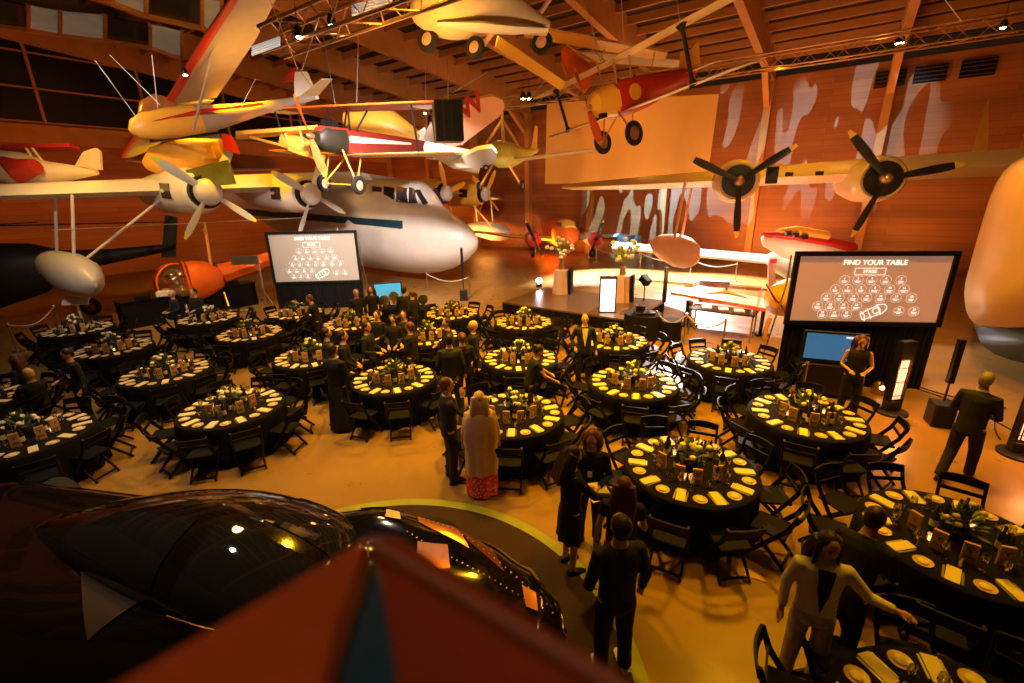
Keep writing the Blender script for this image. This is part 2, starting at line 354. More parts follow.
gobo(HW(-2,25,7.5),HW(-1,33,7.0),(.22,.55,.8),4500,58,11,.54,1.7)
spot('rail_fill',(.4,-1.2,6.6),(0,.35,4.1),(1,.5,.25),45,70,.8,.1)  # unseen fill lamp added to lighten the dark foreground rail
spot('floor_wash',(-4.5,5.5,8.6),(-4.2,6.8,0),(1,.8,.6),600,80,.8,.2)
w=bpy.data.worlds.new('world'); sc.world=w; w.use_nodes=True; w.node_tree.nodes['Background'].inputs[0].default_value=(.30,.13,.04,1); w.node_tree.nodes['Background'].inputs[1].default_value=.055
sc.view_settings.view_transform='Standard'; sc.view_settings.look='Medium High Contrast' if False else 'None'; sc.view_settings.exposure=0
# ================================================================ AIRCRAFT KIT (local x forward, y port, z up)
def fusering(x,zc,hw,hh,n=20,e=2.3,zk=None):
    r=[]
    for k in range(n):
        t=2*PI*k/n; c,s_=math.cos(t),math.sin(t)
        yy=hw*math.copysign(abs(c)**(2/e),c); zz=hh*math.copysign(abs(s_)**(2/e),s_)
        if zk and s_<0: zz*=1; yy*= (1-.75*abs(s_)**3) if zk else 1
        r.append(V((x,yy,zc+zz)))
    return r
def fuse(mb,st,n=20,e=2.3,m=0,keel=False):
    mb.loft([fusering(x,z,w,h,n,e,keel) for x,z,w,h in st],m); return mb
def wingpts(p,chord,th,n=7,sweepx=0):
    # closed aerofoil outline at leading edge point p, chord runs to -x
    up=[];lo=[]
    for i in range(n+1):
        t=i/n; y=th*chord*(1.48*math.sqrt(t)-.63*t-1.76*t*t+1.42*t**3-.51*t**4)*1.35
        up.append(V(p)+V((-t*chord,0,y))); lo.append(V(p)+V((-t*chord,0,-y*.55)))
    return up+lo[-2:0:-1]
def wing(mb,secs,th=.13,m=0):
    mb.loft([wingpts(p,c,th) for p,c in secs],m); return mb
def fin(mb,secs,th=.1,m=0):
    rs=[]
    for p,c in secs:
        q=wingpts((0,0,0),c,th); rs.append([V(p)+V((v.x,v.z,0)) for v in q])
    mb.loft(rs,m); return mb
def blade(L,w,root=.12,tip=.12,mt=1):
    mb=MB(); rs=[]
    N=9
    for i in range(N):
        t=i/(N-1); z=root+(L-root)*t; ww=w*(.45+.55*math.sin(min(1,t*1.6)*PI/2)) if t<.6 else w*math.sqrt(max(.05,1-((t-.6)/.42)**2))
        a=R_(38-24*t); thk=.035*(1-.8*t)*L
        rs.append([V((math.sin(a)*ww/2*sx-math.cos(a)*thk*sy, math.cos(a)*ww/2*sx+math.sin(a)*thk*sy, z)) for sx,sy in((-1,0),(-.5,.5),(.5,.4),(1,0),(.5,-.3),(-.5,-.3))])
    R=[mb.ring(r) for r in rs]
    for i,(a,b) in enumerate(zip(R,R[1:])): mb.bridge(a,b,mt if i>=N-2 else 0)
    mb.face(R[0][::-1],0); mb.face(R[-1],mt); return mb
def propeller(parent,loc,nb,L,w,mats,a0,hubr=.3,hublen=.5,hubm=None,face=(1,0,0)):
    h=MB(); h.lathe([(hubr*1.0,-hublen*.5),(hubr*1.02,-.02),(hubr*.95,hublen*.3),(hubr*.6,hublen*.7),(.01,hublen*.85)],(0,0,0),16,(1,0,0))
    ho=h.build('spinner',hubm or mats[0],parent,loc=loc)
    b=blade(L,w); me=b.mesh('blade',mats)
    for k in range(nb):
        o=bpy.data.objects.new('blade',me); C.objects.link(o); o.parent=parent; o.location=V(loc)+V((.02,0,0)); o.rotation_euler=(R_(a0)+2*PI*k/nb,0,0)
    return ho
def wheel(parent,c,r,w,hubm,axis=(0,1,0),name='wheel'):
    g=MB(); g.lathe([(r*.55,-w/2),(r*.9,-w/2),(r,-w*.25),(r,w*.25),(r*.9,w/2),(r*.55,w/2)],c,24,axis,caps=False)
    o=g.build(name,MT['rubber'],parent); h=MB(); h.lathe([(.02,-w*.55),(r*.15,-w*.5),(r*.56,-w*.3),(r*.56,w*.3),(r*.15,w*.5),(.02,w*.55)],c,20,axis); h.build('wheel_hub',hubm,o); return o
# ---------------------------------------------------------------- white four-engined flying boat (left)
T=thing('flying_boat','huge white four-engined flying boat with blue waistline, filling the back left','flying boat',mw=pose((-7.75,26.65,4.66),(-31.4,-2.5,-1.1),.97))
g=MB(); fuse(g,[(7.55,-2.2,.04,.06),(7.4,-2.25,.32,.4),(6.9,-2.3,.62,.85),(6.0,-2.3,1.0,1.35),(4.9,-2.2,1.32,1.8),(3.6,-2.0,1.52,2.2),(2.2,-1.85,1.62,2.42),(0,-1.8,1.68,2.5),(-4,-1.7,1.6,2.4),(-8,-1.2,1.3,1.8),(-12,-.6,.9,1.2),(-16,0,.5,.7),(-18,.2,.1,.3)],28,2.6,keel=True)
g.build('hull',MT['hull'],T)
g=MB()
for sy in(-1,1): g.slab([V((3.9,sy*1.56,-1.25)),V((-10,sy*1.68,-1.25)),V((-10,sy*1.68,-1.62)),V((3.9,sy*1.56,-1.62))],.14)
g.build('waistline_stripe',MT['blue'],T,smooth=0)
# cockpit
g=MB(); fuse(g,[(4.9,-.45,.5,.1),(4.3,-.25,.95,.55),(3.6,-.05,1.12,.80),(2.2,.1,1.12,.74),(.2,.1,.9,.6)],20,2.6); g.build('cockpit_roof',MT['hull'],T)
for sy in(-1,1):
    for x0,x1,x2,x3 in ((4.45,4.02,4.3,4.02),(3.92,3.25,3.92,3.25),(3.12,2.35,3.12,2.35),(2.22,1.5,2.22,1.5)):
        g=MB(); yy=lambda x:sy*(1.15 if x<3.7 else 1.15-.30*(x-3.7)); g.slab([V((x0,yy(x0)*1.02,-.38)),V((x1,yy(x1)*1.02,-.38)),V((x3-.0,yy(x3)*.95,.40)),V((x2-.10,yy(x2)*.92,.34))],.14); g.build('cockpit_window',MT['glassdark'],T,smooth=0)
for y in (-.45,.45):
    g=MB(); g.slab([V((4.78,y-.38,-.4)),V((4.78,y+.38,-.4)),V((4.22,y+.36,.25)),V((4.22,y-.36,.25))],.12); g.build('cockpit_window',MT['glassdark'],T,smooth=0)
g=MB()
for sy in(-1,1):
    mb=MB(); wing(mb,[((.3,sy*.3,.55),5.3),((.2,sy*5,.28),4.9),((-.1,sy*10,.0),3.9),((-.8,sy*15.5,-.30),2.6),((-1.4,sy*17.2,-.38),1.2)],.17); mb.build('wing',MT['yellow'] if False else MT['hull'],T)
    mb=MB(); wing(mb,[((-15,sy*.3,1.2),2.4),((-15.6,sy*5,1.5),1.3)],.1); mb.build('tailplane',MT['hull'],T)
    # outer wing float
    fl=MB(); fuse(fl,[(2.0,-3.0,.05,.12),(1.7,-3.0,.35,.45),(1.0,-2.95,.6,.68),(0,-2.9,.66,.75),(-1.4,-2.8,.55,.6),(-2.6,-2.65,.12,.15)],18,2.4,keel=True); fl.v=[p+V((-.6,sy*13.5,0)) for p in fl.v]
    f=fl.build('wing_float',MT['ltgrey'],T)
    s=MB()
    for x in(-.3,-1.9): s.tube([(x,sy*13.4,-2.35),(x,sy*13.0,-.2)],.05,8)
    s.tube([(-.3,sy*13.1,-2.4),(-.6,sy*9.9,-.1)],.05,8); s.build('float_strut',MT['ltgrey'],T)
mb=MB(); fin(mb,[((-13.2,0,.2),4.6),((-14.6,0,3.5),3.2),((-15.6,0,6.3),1.7)],.1); mb.build('fin',MT['hull'],T)
for i,(y,z) in enumerate([(-9.5,-.02),(-5,-.05),(5,.1),(9.5,.1)]):
    e=MB(); fuse(e,[(1.35,z,.42,.42),(1.2,z,.72,.72),(.8,z,.86,.86),(0,z,.9,.9),(-1.5,z-.1,.85,.85),(-3,z-.1,.6,.6),(-5,z+.1,.15,.15)],24,2.0); e.v=[p+V((0,y,0)) for p in e.v]
    eo=e.build('engine_nacelle',MT['hull'] if y<0 else MT['yellow'],T)
    r=MB(); r.lathe([(.54,1.22),(.62,1.26),(.62,1.45),(.54,1.48)],(0,y,z),24,(1,0,0)); r.build('engine_ring',MT['blackmetal'],eo)
    s=MB(); s.box((.2,y-.87,z),(.7,.04,.55)); s.build('cooling_flap',MT['glassdark'],eo,smooth=0)
    propeller(T,(1.6,y,z),4,2.05,.34,[MT['blade'] if y<0 else MT['yellow'],MT['tipy']],[56,64,20,55][i]-0,.50,.35,MT['ltgrey'])
# ---------------------------------------------------------------- cream four-engined flying boat (right)
MB.shiftv=lambda s,d:setattr(s,'v',[p+V(d) for p in s.v])
SM=pose((18.07,16.39,4.46),(-108.6,.6,0),.826)
T=thing('flying_boat','yellow-cream flying boat at the right edge with black three-bladed propellers','flying boat',mw=SM)
SY=mat('warm_cream_aircraft_paint',(.72,.50,.22),.35,noise=.10,scale=1.2,bump=.03)
HM=SM.inverted()@pose((16.95,14.3,0),(-137.5,0,0),1.)
g=MB(); fuse(g,[(8.4,3.2,.15,.3),(8.2,3.15,.6,.9),(7.6,3.1,1.1,1.6),(6.4,3.08,1.45,2.05),(4.5,3.05,1.58,2.2),(0,3.1,1.62,2.25),(-4,3.3,1.5,2.0),(-8,4.0,.8,1.2),(-10,4.5,.2,.4)],32,4.6); g.xf(HM); g.build('hull',SY,T)
g=MB(); fuse(g,[(7.7,1.3,.3,.3),(6.6,1.05,1.0,.6),(3,.95,1.35,.75),(-3,.95,1.3,.7),(-4,1.0,.9,.4)],20,2.2); g.xf(HM); g.build('hull_bottom',MT['blue'],T)
g=MB(); g.box((1.5,-1.62,2.6),(.9,.05,.06),Mx=Euler((0,.9,0)).to_matrix()); g.xf(HM); g.build('red_door_mark',MT['red'],T,smooth=0)
wl=[((.9,3.4,.75),5.2),((.9,-.3,.75),5.0),((.8,-6,.6),4.6),((.4,-11.5,.45),3.8),((.1,-16,.35),2.9),((-.3,-19.4,.3),1.7),((-.8,-20.2,.3),.6)]
mb=MB(); wing(mb,wl,.21); mb.build('wing',SY,T)
mb=MB(); wing(mb,[((.9,.3,.75),5.0),((.1,12,.7),3.2),((-.3,15,.7),1)],.15); mb.build('wing',SY,T)
mb=MB(); fin(mb,[((-6.5,0,4.6),3),((-8.6,0,8.0),1.3)],.1); mb.xf(HM); mb.build('fin',SY,T)
for y,z,a in ((-11.5,.35,64),(-6,.3,41)):
    e=MB(); fuse(e,[(1.75,z,.70,.70),(1.8,z,.80,.80),(1.6,z,.92,.92),(.9,z,.98,.98),(-.5,z,.95,.95),(-2.5,z,.6,.7),(-4.5,z+.2,.1,.15)],24,2.0); e.v=[p+V((0,y,0)) for p in e.v]
    eo=e.build('engine_nacelle',SY,T)
    r=MB(); r.lathe([(.70,1.74),(.70,1.82),(.30,1.84),(.28,1.95)],(0,y,z),24,(1,0,0)); r.build('engine_face',MT['bladek'],eo)
    propeller(T,(2.1,y,z),3,2.5,.36,[MT['bladek'],MT['tipo']],a,.22,.35,MT['brass'])
fl=MB(); fuse(fl,[(2.4,-3.1,.05,.12),(2.0,-3.05,.45,.5),(1.1,-3.0,.72,.72),(0,-2.95,.75,.78),(-1.6,-2.85,.6,.6),(-2.9,-2.7,.12,.15)],26,2.2,keel=True); fl.v=[V((p.x*.68,p.y,(p.z+2.95)*1.1-2.95)) for p in fl.v]; fl.xf(Matrix.Rotation(R_(42),4,'Z')); fl.v=[p+V((-.1,-13.9,-.05)) for p in fl.v]; fl.build('wing_float',MT['orange'] if False else MT['pink'],T)
s=MB(); s.tube([(.5,-14.0,-2.3),(.2,-13.7,.5)],.07,8); s.tube([(-.9,-13.6,-2.3),(-1.2,-13.3,.5)],.07,8); s.build('float_strut',MT['pink'],T)
s=MB(); s.lathe([(.75,-.02),(.75,.02)],(-.9,-16.3,.32),24,(0,0,1)); s.build('roundel',mat('faded_red_roundel',(.7,.2,.12),.5),T)
g=MB(); 
for k,y in enumerate((-8.1,-9.3)): g.box((.80,y,.62),(.1,.32,.18))
g.box((.84,-10.0,.60),(.1,.5,.75)); g.build('intake',MT['bladek'],T,smooth=0)
# ---------------------------------------------------------------- light aircraft
def tri(parent,pts,r,m,name='strut'):
    if name=='suspension_cable':
        for a,b in pts: MB().tube([a,b],r,6).build(name,m,parent)
        return
    g=MB()
    for a,b in pts: g.tube([a,b],r,6)
    return g.build(name,m,parent)
# glider
T=thing('glider','hanging glider with red leading edges and yellow nose at top left','glider',mw=pose((-10.92,14.51,6.45),(-124.1,-12.2,14.5),1.0))
g=MB(); fuse(g,[(.05,-.02,.04,.05),(-.10,0,.22,.26),(-.45,.02,.35,.40),(-1.1,.05,.37,.46),(-1.9,.05,.34,.42)],18,2.2); g.build('nose',MT['yellow'],T)
g=MB(); fuse(g,[(-1.9,.05,.34,.42),(-2.6,.08,.26,.36),(-4,.18,.15,.22),(-6.5,.38,.06,.1)],18,2.2); g.build('fuselage',MT['grey'],T)
g=MB(); fuse(g,[(-.35,.30,.1,.05),(-.6,.48,.24,.24),(-1.05,.58,.25,.32),(-1.45,.55,.2,.2)],14,2.0); g.build('canopy',mat('amber_tinted_canopy',(.35,.13,.04),.15,coat=.4),T)
for sy in(-1,1):
    g=MB(); g.slab([V((-.5,sy*.35,.05)),V((-2.0,sy*.40,.22)),V((-4.2,sy*.2,.30)),V((-4.2,sy*.2,.24)),V((-2,sy*.40,.12))],.03); g.build('red_flash',MT['red'],T,smooth=0)
    w_=MB(); wing(w_,[((-1.3,sy*.1,.62),1.5),((-1.4,sy*3.5,.85),1.4),((-1.6,sy*6.4,1.05),.9),((-1.8,sy*6.9,1.08),.4)],.11); w_.build('wing',MT['grey'],T)
    w_=MB(); wing(w_,[((-1.24,sy*.1,.62),.42),((-1.34,sy*3.5,.85),.38),((-1.54,sy*6.4,1.05),.3),((-1.7,sy*6.9,1.08),.15)],.34); w_.build('leading_edge',MT['red'],T)
    tri(T,[((-1.5,sy*.3,-.3),(-1.7,sy*3.2,.8))],.035,MT['grey'])
    w_=MB(); wing(w_,[((-5.8,sy*.05,.42),.9),((-6.0,sy*1.4,.48),.55)],.07); w_.build('tailplane',MT['cream2'],T)
g=MB(); fin(g,[((-5.6,0,.3),1.1),((-6.1,0,1.3),.6)],.08); g.build('fin',MT['white'],T)
g=MB(); fin(g,[((-5.5,0,1.0),.5),((-6.1,0,1.45),.3)],.09); g.build('rudder_tip',MT['red'],T)
g=MB(); g.bar((-.3,0,-.38),(-2.6,0,-.42),.10,.07); g.build('landing_skid',MT['blackmetal'],T)
# red and white biplane
TM=pose((-6.38,16.32,6.41),(-118,.1,-3.7),1.)
T=thing('biplane','maroon and white biplane hanging in the centre, wooden propeller and striped rudder','biplane',mw=TM)
g=MB(); fuse(g,[(-.15,0,.2,.2),(-.3,-.02,.33,.36),(-1.0,-.05,.36,.42),(-1.5,-.1,.38,.48),(-3,-.05,.34,.42),(-5,.08,.2,.26),(-7,.22,.05,.1)],16,2.8); g.build('fuselage',MT['maroon'],T)
g=MB(); fuse(g,[(-.1,-.08,.22,.2),(-.3,-.05,.36,.38),(-1.15,-.08,.38,.44)],16,2.8); g.build('engine_cowling',MT['dark'],T)
for sy in(-1,1):
    g=MB(); g.slab([V((-1.2,sy*.40,.1)),V((-4.6,sy*.27,.16)),V((-4.6,sy*.27,.08)),V((-1.2,sy*.40,-.12))],.03); g.build('white_flash',MT['white'],T,smooth=0)
    for (x,z,nm) in((-1.0,1.02,'upper_wing'),(-1.25,-.52,'lower_wing')):
        w_=MB(); wing(w_,[((x,sy*.05,z),1.35),((x-.05,sy*4.0,z+.12*(z<0)),1.3),((x-.35,sy*4.45,z+.14*(z<0)),.8)],.08); w_.build(nm,MT['maroon'] if z>0 else MT['white'],T)
        l_=MB(); wing(l_,[((x+.03,sy*.05,z),.16),((x-.0,sy*4.0,z+.12*(z<0)),.16),((x-.28,sy*4.45,z+.14*(z<0)),.12)],.35); l_.build('leading_edge',MT['orange'],T)
        p_=MB(); wing(p_,[((x-.2,sy*2.9,z-.015+.08*(z<0)),1.12),((x-.25,sy*4.0,z-.015+.12*(z<0)),1.05)],.082); p_.build('wing_panel',MT['white'],T)
    tri(T,[((-1.1,sy*3.2,.98),(-1.4,sy*3.2,-.45)),((-2.1,sy*3.2,.98),(-2.4,sy*3.2,-.45)),((-1.1,sy*.5,1.0),(-1.3,sy*.3,.3)),((-2.0,sy*.5,1.0),(-1.6,sy*.3,.3))],.035,MT['blackmetal'])
    tri(T,[((-.9,sy*.3,-.35),(-1.0,sy*.78,-1.45)),((-1.8,sy*.3,-.4),(-1.0,sy*.78,-1.45))],.03,MT['yellow'],'undercarriage_leg')
    wheel(T,(-1.0,sy*.85,-1.5),.31,.15,MT['pink'])
    w_=MB(); wing(w_,[((-6.0,sy*.05,.25),.9),((-6.2,sy*1.4,.25),.6)],.07); w_.build('tailplane',MT['white'],T)
g=MB(); g.lathe([(.025,-.85),(.025,.85)],(-1.0,0,-1.5),8,(0,1,0)); g.build('axle',MT['yellow'],T)
g=MB(); fin(g,[((-5.6,0,.25),1.4),((-6.1,0,.9),1.0),((-6.5,0,1.25),.5)],.06); g.build('fin',MT['white'],T)
g=MB()
for k in range(3): g.slab([V((-6.25-.28*k,-.06,.3)),V((-6.4-.28*k,-.06,.3)),V((-6.45-.1*k,-.06,1.15)),V((-6.40-.1*k,-.06,1.15))],.16)
g.build('rudder_stripe',MT['red'],T,smooth=0)
g=MB(); 
for k in range(4): g.box((-.45-.17*k,0,.42),(.11,.14,.22))
g.build('cylinder_head',MT['blackmetal'],T)
propeller(T,(.12,0,-.02),2,1.35,.30,[mat('orange_brown_propeller_wood',(.55,.14,.03),.35),MT['yellow']],24,.09,.2,MT['brass'])
for y in (-.12,.12):
    pass
tri(T,[((-1.5,-.5,1.1),(-1.5,-.8,3.2)),((-1.5,.5,1.1),(-1.5,.8,3.2)),((-6,0,.3),(-6,0,3.2))],.012,MT['steel'],'suspension_cable')
# red biplane, upper middle
T=thing('biplane','red fuselage biplane hanging top centre with yellow nose and spoked wheels','biplane',mw=pose((2.72,16.84,7.17),(-148.5,-14.6,5.5),1.))
g=MB(); fuse(g,[(-1.0,0,.44,.52),(-1.6,0,.48,.58),(-2.6,.02,.43,.54),(-4,.1,.28,.38),(-5.4,.2,.08,.16)],16,3.0); g.build('fuselage',MT['red'],T)
g=MB(); fuse(g,[(-.1,0,.16,.16),(-.25,.02,.34,.38),(-.7,0,.42,.48),(-1.05,0,.46,.53)],16,2.6); g.build('engine_cowling',MT['yellow'],T)
g=MB(); g.box((-.35,-.2,-.38),(.3,.16,.16),bev=.03); g.box((-.35,.2,-.38),(.3,.16,.16),bev=.03); g.build('engine_cylinder',MT['blackmetal'],T)
for sy in(-1,1):
    for (x,z,nm) in((-1,1.2,'upper_wing'),(-1.2,-.42,'lower_wing')):
        w_=MB(); wing(w_,[((x,sy*.05,z),1.15),((x-.03,sy*4.3,z+.05),1.1),((x-.3,sy*4.7,z+.05),.6)],.07); w_.build(nm,MT['cream2'],T)
    g=MB(); g.tube([(-1.2,sy*3,1.18),(-1.25,sy*3,1.0),(-1.35,sy*3,-.25),(-1.4,sy*3,-.40)],[.16,.06,.06,.16],8); g.build('interplane_strut',MT['blackmetal'],T)
    tri(T,[((-.9,sy*.3,-.3),(-1.0,sy*.72,-1.15)),((-1.7,sy*.3,-.3),(-1.0,sy*.72,-1.15)),((-1.1,sy*.3,.35),(-1.1,sy*.4,1.2)),((-1.8,sy*.3,.35),(-1.8,sy*.4,1.2))],.03,MT['brass'],'cabane_strut')
    wheel(T,(-1,sy*.78,-1.2),.40,.08,MT['brass'])
    g=MB(); g.lathe([(.26,-.02),(.26,.02)],(-1.7,sy*.40,.05),20,(0,1,0)); g.shiftv((0,sy*.09,0)); g.build('roundel',MT['yellow'],T)
    w_=MB(); wing(w_,[((-4.7,sy*.05,.25),.8),((-4.9,sy*1.2,.25),.5)],.06); w_.build('tailplane',MT['cream2'],T)
g=MB(); fin(g,[((-4.5,0,.25),.9),((-4.8,0,1.0),.5)],.05); g.build('fin',MT['yellow'],T)
g=MB(); g.tube([(-1.5,-.22,.42),(-1.5,0,.62),(-1.5,.22,.42)],.03,8); g.tube([(-2.3,-.2,.42),(-2.3,0,.6),(-2.3,.2,.42)],.03,8); g.build('cockpit_coaming',MT['blackmetal'],T)
propeller(T,(.02,0,0),2,1.3,.3,[MT['maroon'],MT['brass']],12,.08,.2,MT['brass'])
tri(T,[((-1.5,-.5,1.25),(-1.5,-.9,3.4)),((-1.5,.5,1.25),(-1.5,.9,3.4)),((-5,0,.5),(-5,0,3))],.012,MT['steel'],'suspension_cable')
# pod-and-boom aircraft at the top
P=lambda x,y,Y: aty(x,y,Y)
def local_tube(pxs,Y,rs): return [P(x,y,Y) for x,y in pxs],rs
T=thing('light_aircraft','yellow-white pod fuselage aircraft with three fat wheels at the top centre','aircraft')
g=MB(); ax=[P(417,13,11.0),P(419,13,11.0),P(424,12,10.9),P(433,9,10.9),P(445,6,10.8),P(460,4,10.8),P(475,4,10.8),P(490,7,10.85),P(505,12,10.9),P(525,20,11.0),P(548,29,11.1)]
g.tube(ax,[.10,.26,.42,.56,.64,.66,.63,.55,.42,.28,.15],24,flat=.9); g.build('fuselage_pod',MT['cream2'],T)
g=MB(); g.tube([P(438,24,10.4),P(480,27,10.35),P(515,30,10.5),P(545,30,10.9)],[.1,.22,.18,.1],10,flat=.4); g.build('belly_stripe',MT['white'],T)
for (x,y,Y,tx,ty,r) in((428,40,10.8,435,20,.23),(475,48,10.6,495,30,.21),(542,43,11.3,536,28,.23)):
    wheel(T,P(x,y,Y),r,.14,MT['pink'],(.45,1,-.1)); tri(T,[(P(x,y,Y)+V((.12,0,0)),P(tx,ty,Y))],.05,MT['pink'],'undercarriage_leg')
tri(T,[(P(518,24,11),P(508,-10,11)),(P(520,24,11),P(528,-10,11)),(P(530,28,11),P(556,-10,11)),(P(522,20,11.1),P(524,-10,11.1))],.05,MT['pink'],'wing_strut')
g=MB(); g.slab([P(380,-40,11),P(560,-30,11),P(562,-12,12.5),P(395,-18,12.5)],.12); g.build('wing',MT['cream2'],T)
g=MB(); g.slab([P(527,25,20),P(668,52,21),P(664,60,21.6),P(524,36,20.6)],.1); o=g.build('wing_panel',MT['yellow'],T)
# yellow wing structure behind the red biplane
T=thing('light_aircraft','yellow high-wing frame aircraft with red drape behind the red biplane','aircraft')
g=MB(); g.slab([P(498,36,15),P(565,82,16),P(560,90,16),P(495,48,15)],.1); g.build('wing',MT['yellow'],T,smooth=0)
g=MB(); g.slab([P(570,50,21.8),P(684,60,22.2),P(680,68,22.4),P(566,60,22)],.08); g.build('wing',MT['cream2'],T,smooth=0)
g=MB(); g.tube([P(563,49,21),P(568,58,21),P(576,70,21),P(592,82,21)],[.12,.4,.6,.6],14,flat=.8); g.build('nose_cowling',MT['orange'],T)
tri(T,[(P(566,45,21),P(605,68,21)),(P(600,62,21),P(608,40,21)),(P(606,62,21),P(592,50,21)),(P(652,66,21),P(655,50,21))],.03,MT['yellow'])
g=MB(); g.slab([P(680,62,21),P(698,40,21),P(700,66,21.4),P(692,80,21.3)],.06); g.build('tail_fin',MT['yellow'],T,smooth=0)
# small yellow aircraft
T=thing('light_aircraft','small lime-yellow open frame aircraft hanging beside the big banner','aircraft',mw=pose((-.3,21,6.1),(-112,3,0),1.25))
g=MB(); fuse(g,[(.9,-.1,.12,.12),(.6,-.05,.32,.35),(0,0,.42,.45),(-.8,.05,.38,.42),(-2.2,.25,.2,.22),(-3.8,.6,.06,.08)],14,2.2); g.build('fuselage',mat('lime_yellow_paint',(.75,.75,.12),.4,noise=.2),T)
tri(T,[((.5,-.3,.3),(-.1,0,1.1)),((.5,.3,.3),(-.1,0,1.1)),((-.9,-.3,.35),(-.1,0,1.1)),((-.9,.3,.35),(-.1,0,1.1)),((-.1,0,1.1),(-.1,0,1.5))],.05,MT['yellow'],'cabin_frame')
g=MB(); 
for sy in(-1,1): wing(g,[((-.2,sy*.3,-.15),.7),((-.3,sy*3.2,.05),.6)],.1)
g.build('wing',MT['cream2'],T)
g=MB(); fin(g,[((-3.0,0,.5),.8),((-3.5,0,1.5),.35)],.08); g.build('fin',MT['yellow'],T)
for sy in(-1,1):
    tri(T,[((.1,sy*.3,-.35),(.1,sy*.75,-1.0))],.04,MT['yellow'],'undercarriage_leg'); wheel(T,(.1,sy*.8,-1.05),.17,.1,MT['brass'])
# wing panel with red letter, white tail
T=thing('light_aircraft','pinkish white wing with red letter W and white tail behind the loudspeaker','aircraft')
g=MB(); g.slab([P(440,122,17),P(478,98,17.2),P(492,95,17.4),P(502,99,17.5),P(504,106,17.6),P(498,116,17.7),P(462,143,17.8),P(436,152,17.8)],.14); g.build('wing',MT['pink'],T)
cu=bpy.data.curves.new('letter','FONT'); cu.body='W'; cu.size=.8; cu.offset=.03; cu.extrude=.02; cu.materials.append(MT['red'])
lo=bpy.data.objects.new('letter_curve',cu); lo=bpy.data.objects.new('letter',bpy.data.meshes.new_from_object(lo)); C.objects.link(lo); lo.parent=T
a=P(463,120,16.3); bx=(P(482,110,16.35)-a).normalized(); up=(P(460,104,16.35)-a); up=(up-bx*up.dot(bx)).normalized(); nn=bx.cross(up)
mw=Matrix((bx,up,nn)).transposed().to_4x4(); mw.translation=a; lo.matrix_world=mw
g=MB(); g.tube([P(425,146,16.5),P(455,158,16.5),P(480,163,16.5)],[.15,.35,.35],12); g.build('rear_fuselage',MT['white'],T)
g=MB(); g.slab([P(452,160,16.2),P(478,148,16),P(492,146,16),P(497,152,16),P(495,160,16),P(484,166,16.3),P(460,166,16.3)],.2); g.build('tailplane',MT['white'],T)
wheel(T,P(486,168,16),.1,.08,MT['steel'])
# hung loudspeaker cluster
T=thing('hanging_loudspeaker','black loudspeaker cluster hanging in front of the white wing','loudspeaker')
for k,x in enumerate((440,448,456)):
    g=MB(); g.box(P(x,122,12.8),(.30,.55,.95),.25,bev=.03); g.build('speaker_box',MT['blackmetal'],T)
g=MB(); g.tube([P(448,108,12.8),P(448,60,12.8)],.015,6); g.build('hanging_chain',MT['steel'],T)
g=MB(); g.box(P(444,135,12.8),(.15,.25,.2),bev=.02); g.box(P(453,137,12.8),(.15,.25,.2),bev=.02); g.build('lamp_head',MT['blackmetal'],T)
# yellow aeroplanes half hidden at the back
T=thing('light_aircraft','yellow lattice fuselage aircraft behind the maroon biplane','aircraft')
g=MB(); g.slab([P(236,133,17),P(318,127,17),P(318,131,17.5),P(236,138,17.5)],.12); g.build('wing',MT['yellow'],T,smooth=0)
g=MB(); g.tube([P(282,140,17.4),P(300,146,17.4),P(312,150,17.4)],[.22,.34,.25],12); g.build('cabin',MT['yellow'],T)
tri(T,[(P(285,133,17.2),P(290,150,17.2)),(P(300,131,17.2),P(306,152,17.2)),(P(250,137,17.2),P(284,146,17.2)),(P(290,150,17.2),P(314,158,17.2))],.05,MT['yellow'])
T=thing('light_aircraft','yellow fuselage with white scallops behind the maroon biplane','aircraft')
g=MB(); g.tube([P(345,118,22),P(365,122,22),P(392,128,22),P(420,140,22)],[.3,.75,.7,.3],14); g.build('fuselage',MT['yellow'],T)
g=MB(); g.slab([P(415,134,21.8),P(425,127,21.8),P(428,138,21.8),P(420,145,21.8)],.1); g.build('tail_fin',MT['white'],T,smooth=0)
T=thing('light_aircraft','yellow and green aeroplane hanging behind the glider nose','aircraft')
g=MB(); g.tube([P(148,165,19),P(160,161,19),P(190,155,19),P(225,150,19)],[.25,.55,.6,.4],12); g.build('fuselage',MT['yellow'],T)
g=MB(); g.slab([P(186,148,18.6),P(212,146,18.6),P(216,158,18.6),P(183,160,18.6)],.1); g.build('tail_fin',MT['yellow'],T,smooth=0)
g=MB(); g.slab([P(186,170,18),P(228,160,18),P(236,184,18),P(196,188,18)],.1); g.build('lower_wing',mat('olive_green_paint',(.12,.13,.03),.5,noise=.2),T,smooth=0)
g=MB(); g.slab([P(222,134,18.6),P(231,135,18.6),P(240,154,18.6),P(225,150,18.6)],.1); g.build('rudder',MT['red'],T,smooth=0)
T=thing('light_aircraft','high-wing aeroplane with red nose at the far left edge','aircraft')
g=MB(); g.slab([P(-20,147,17),P(70,145,17.5),P(80,149,18.2),P(-20,153,18)],.12); g.build('wing',MT['red'],T,smooth=0)
g=MB(); g.tube([P(-12,160,17),P(0,166,17),P(22,170,17),P(50,173,17.3),P(98,172,17.8)],[.25,.55,.6,.4,.1],14); g.build('fuselage',MT['cream2'],T)
g=MB(); g.tube([P(2,160,16.6),P(20,171,16.6),P(36,166,16.6)],[.15,.4,.25],10); g.build('cockpit_cowl',MT['red'],T)
g=MB(); g.slab([P(76,166,17.6),P(84,152,17.6),P(96,148,17.6),P(101,152,17.6),P(102,170,17.6)],.1); g.build('tail_fin',MT['cream2'],T,smooth=0)
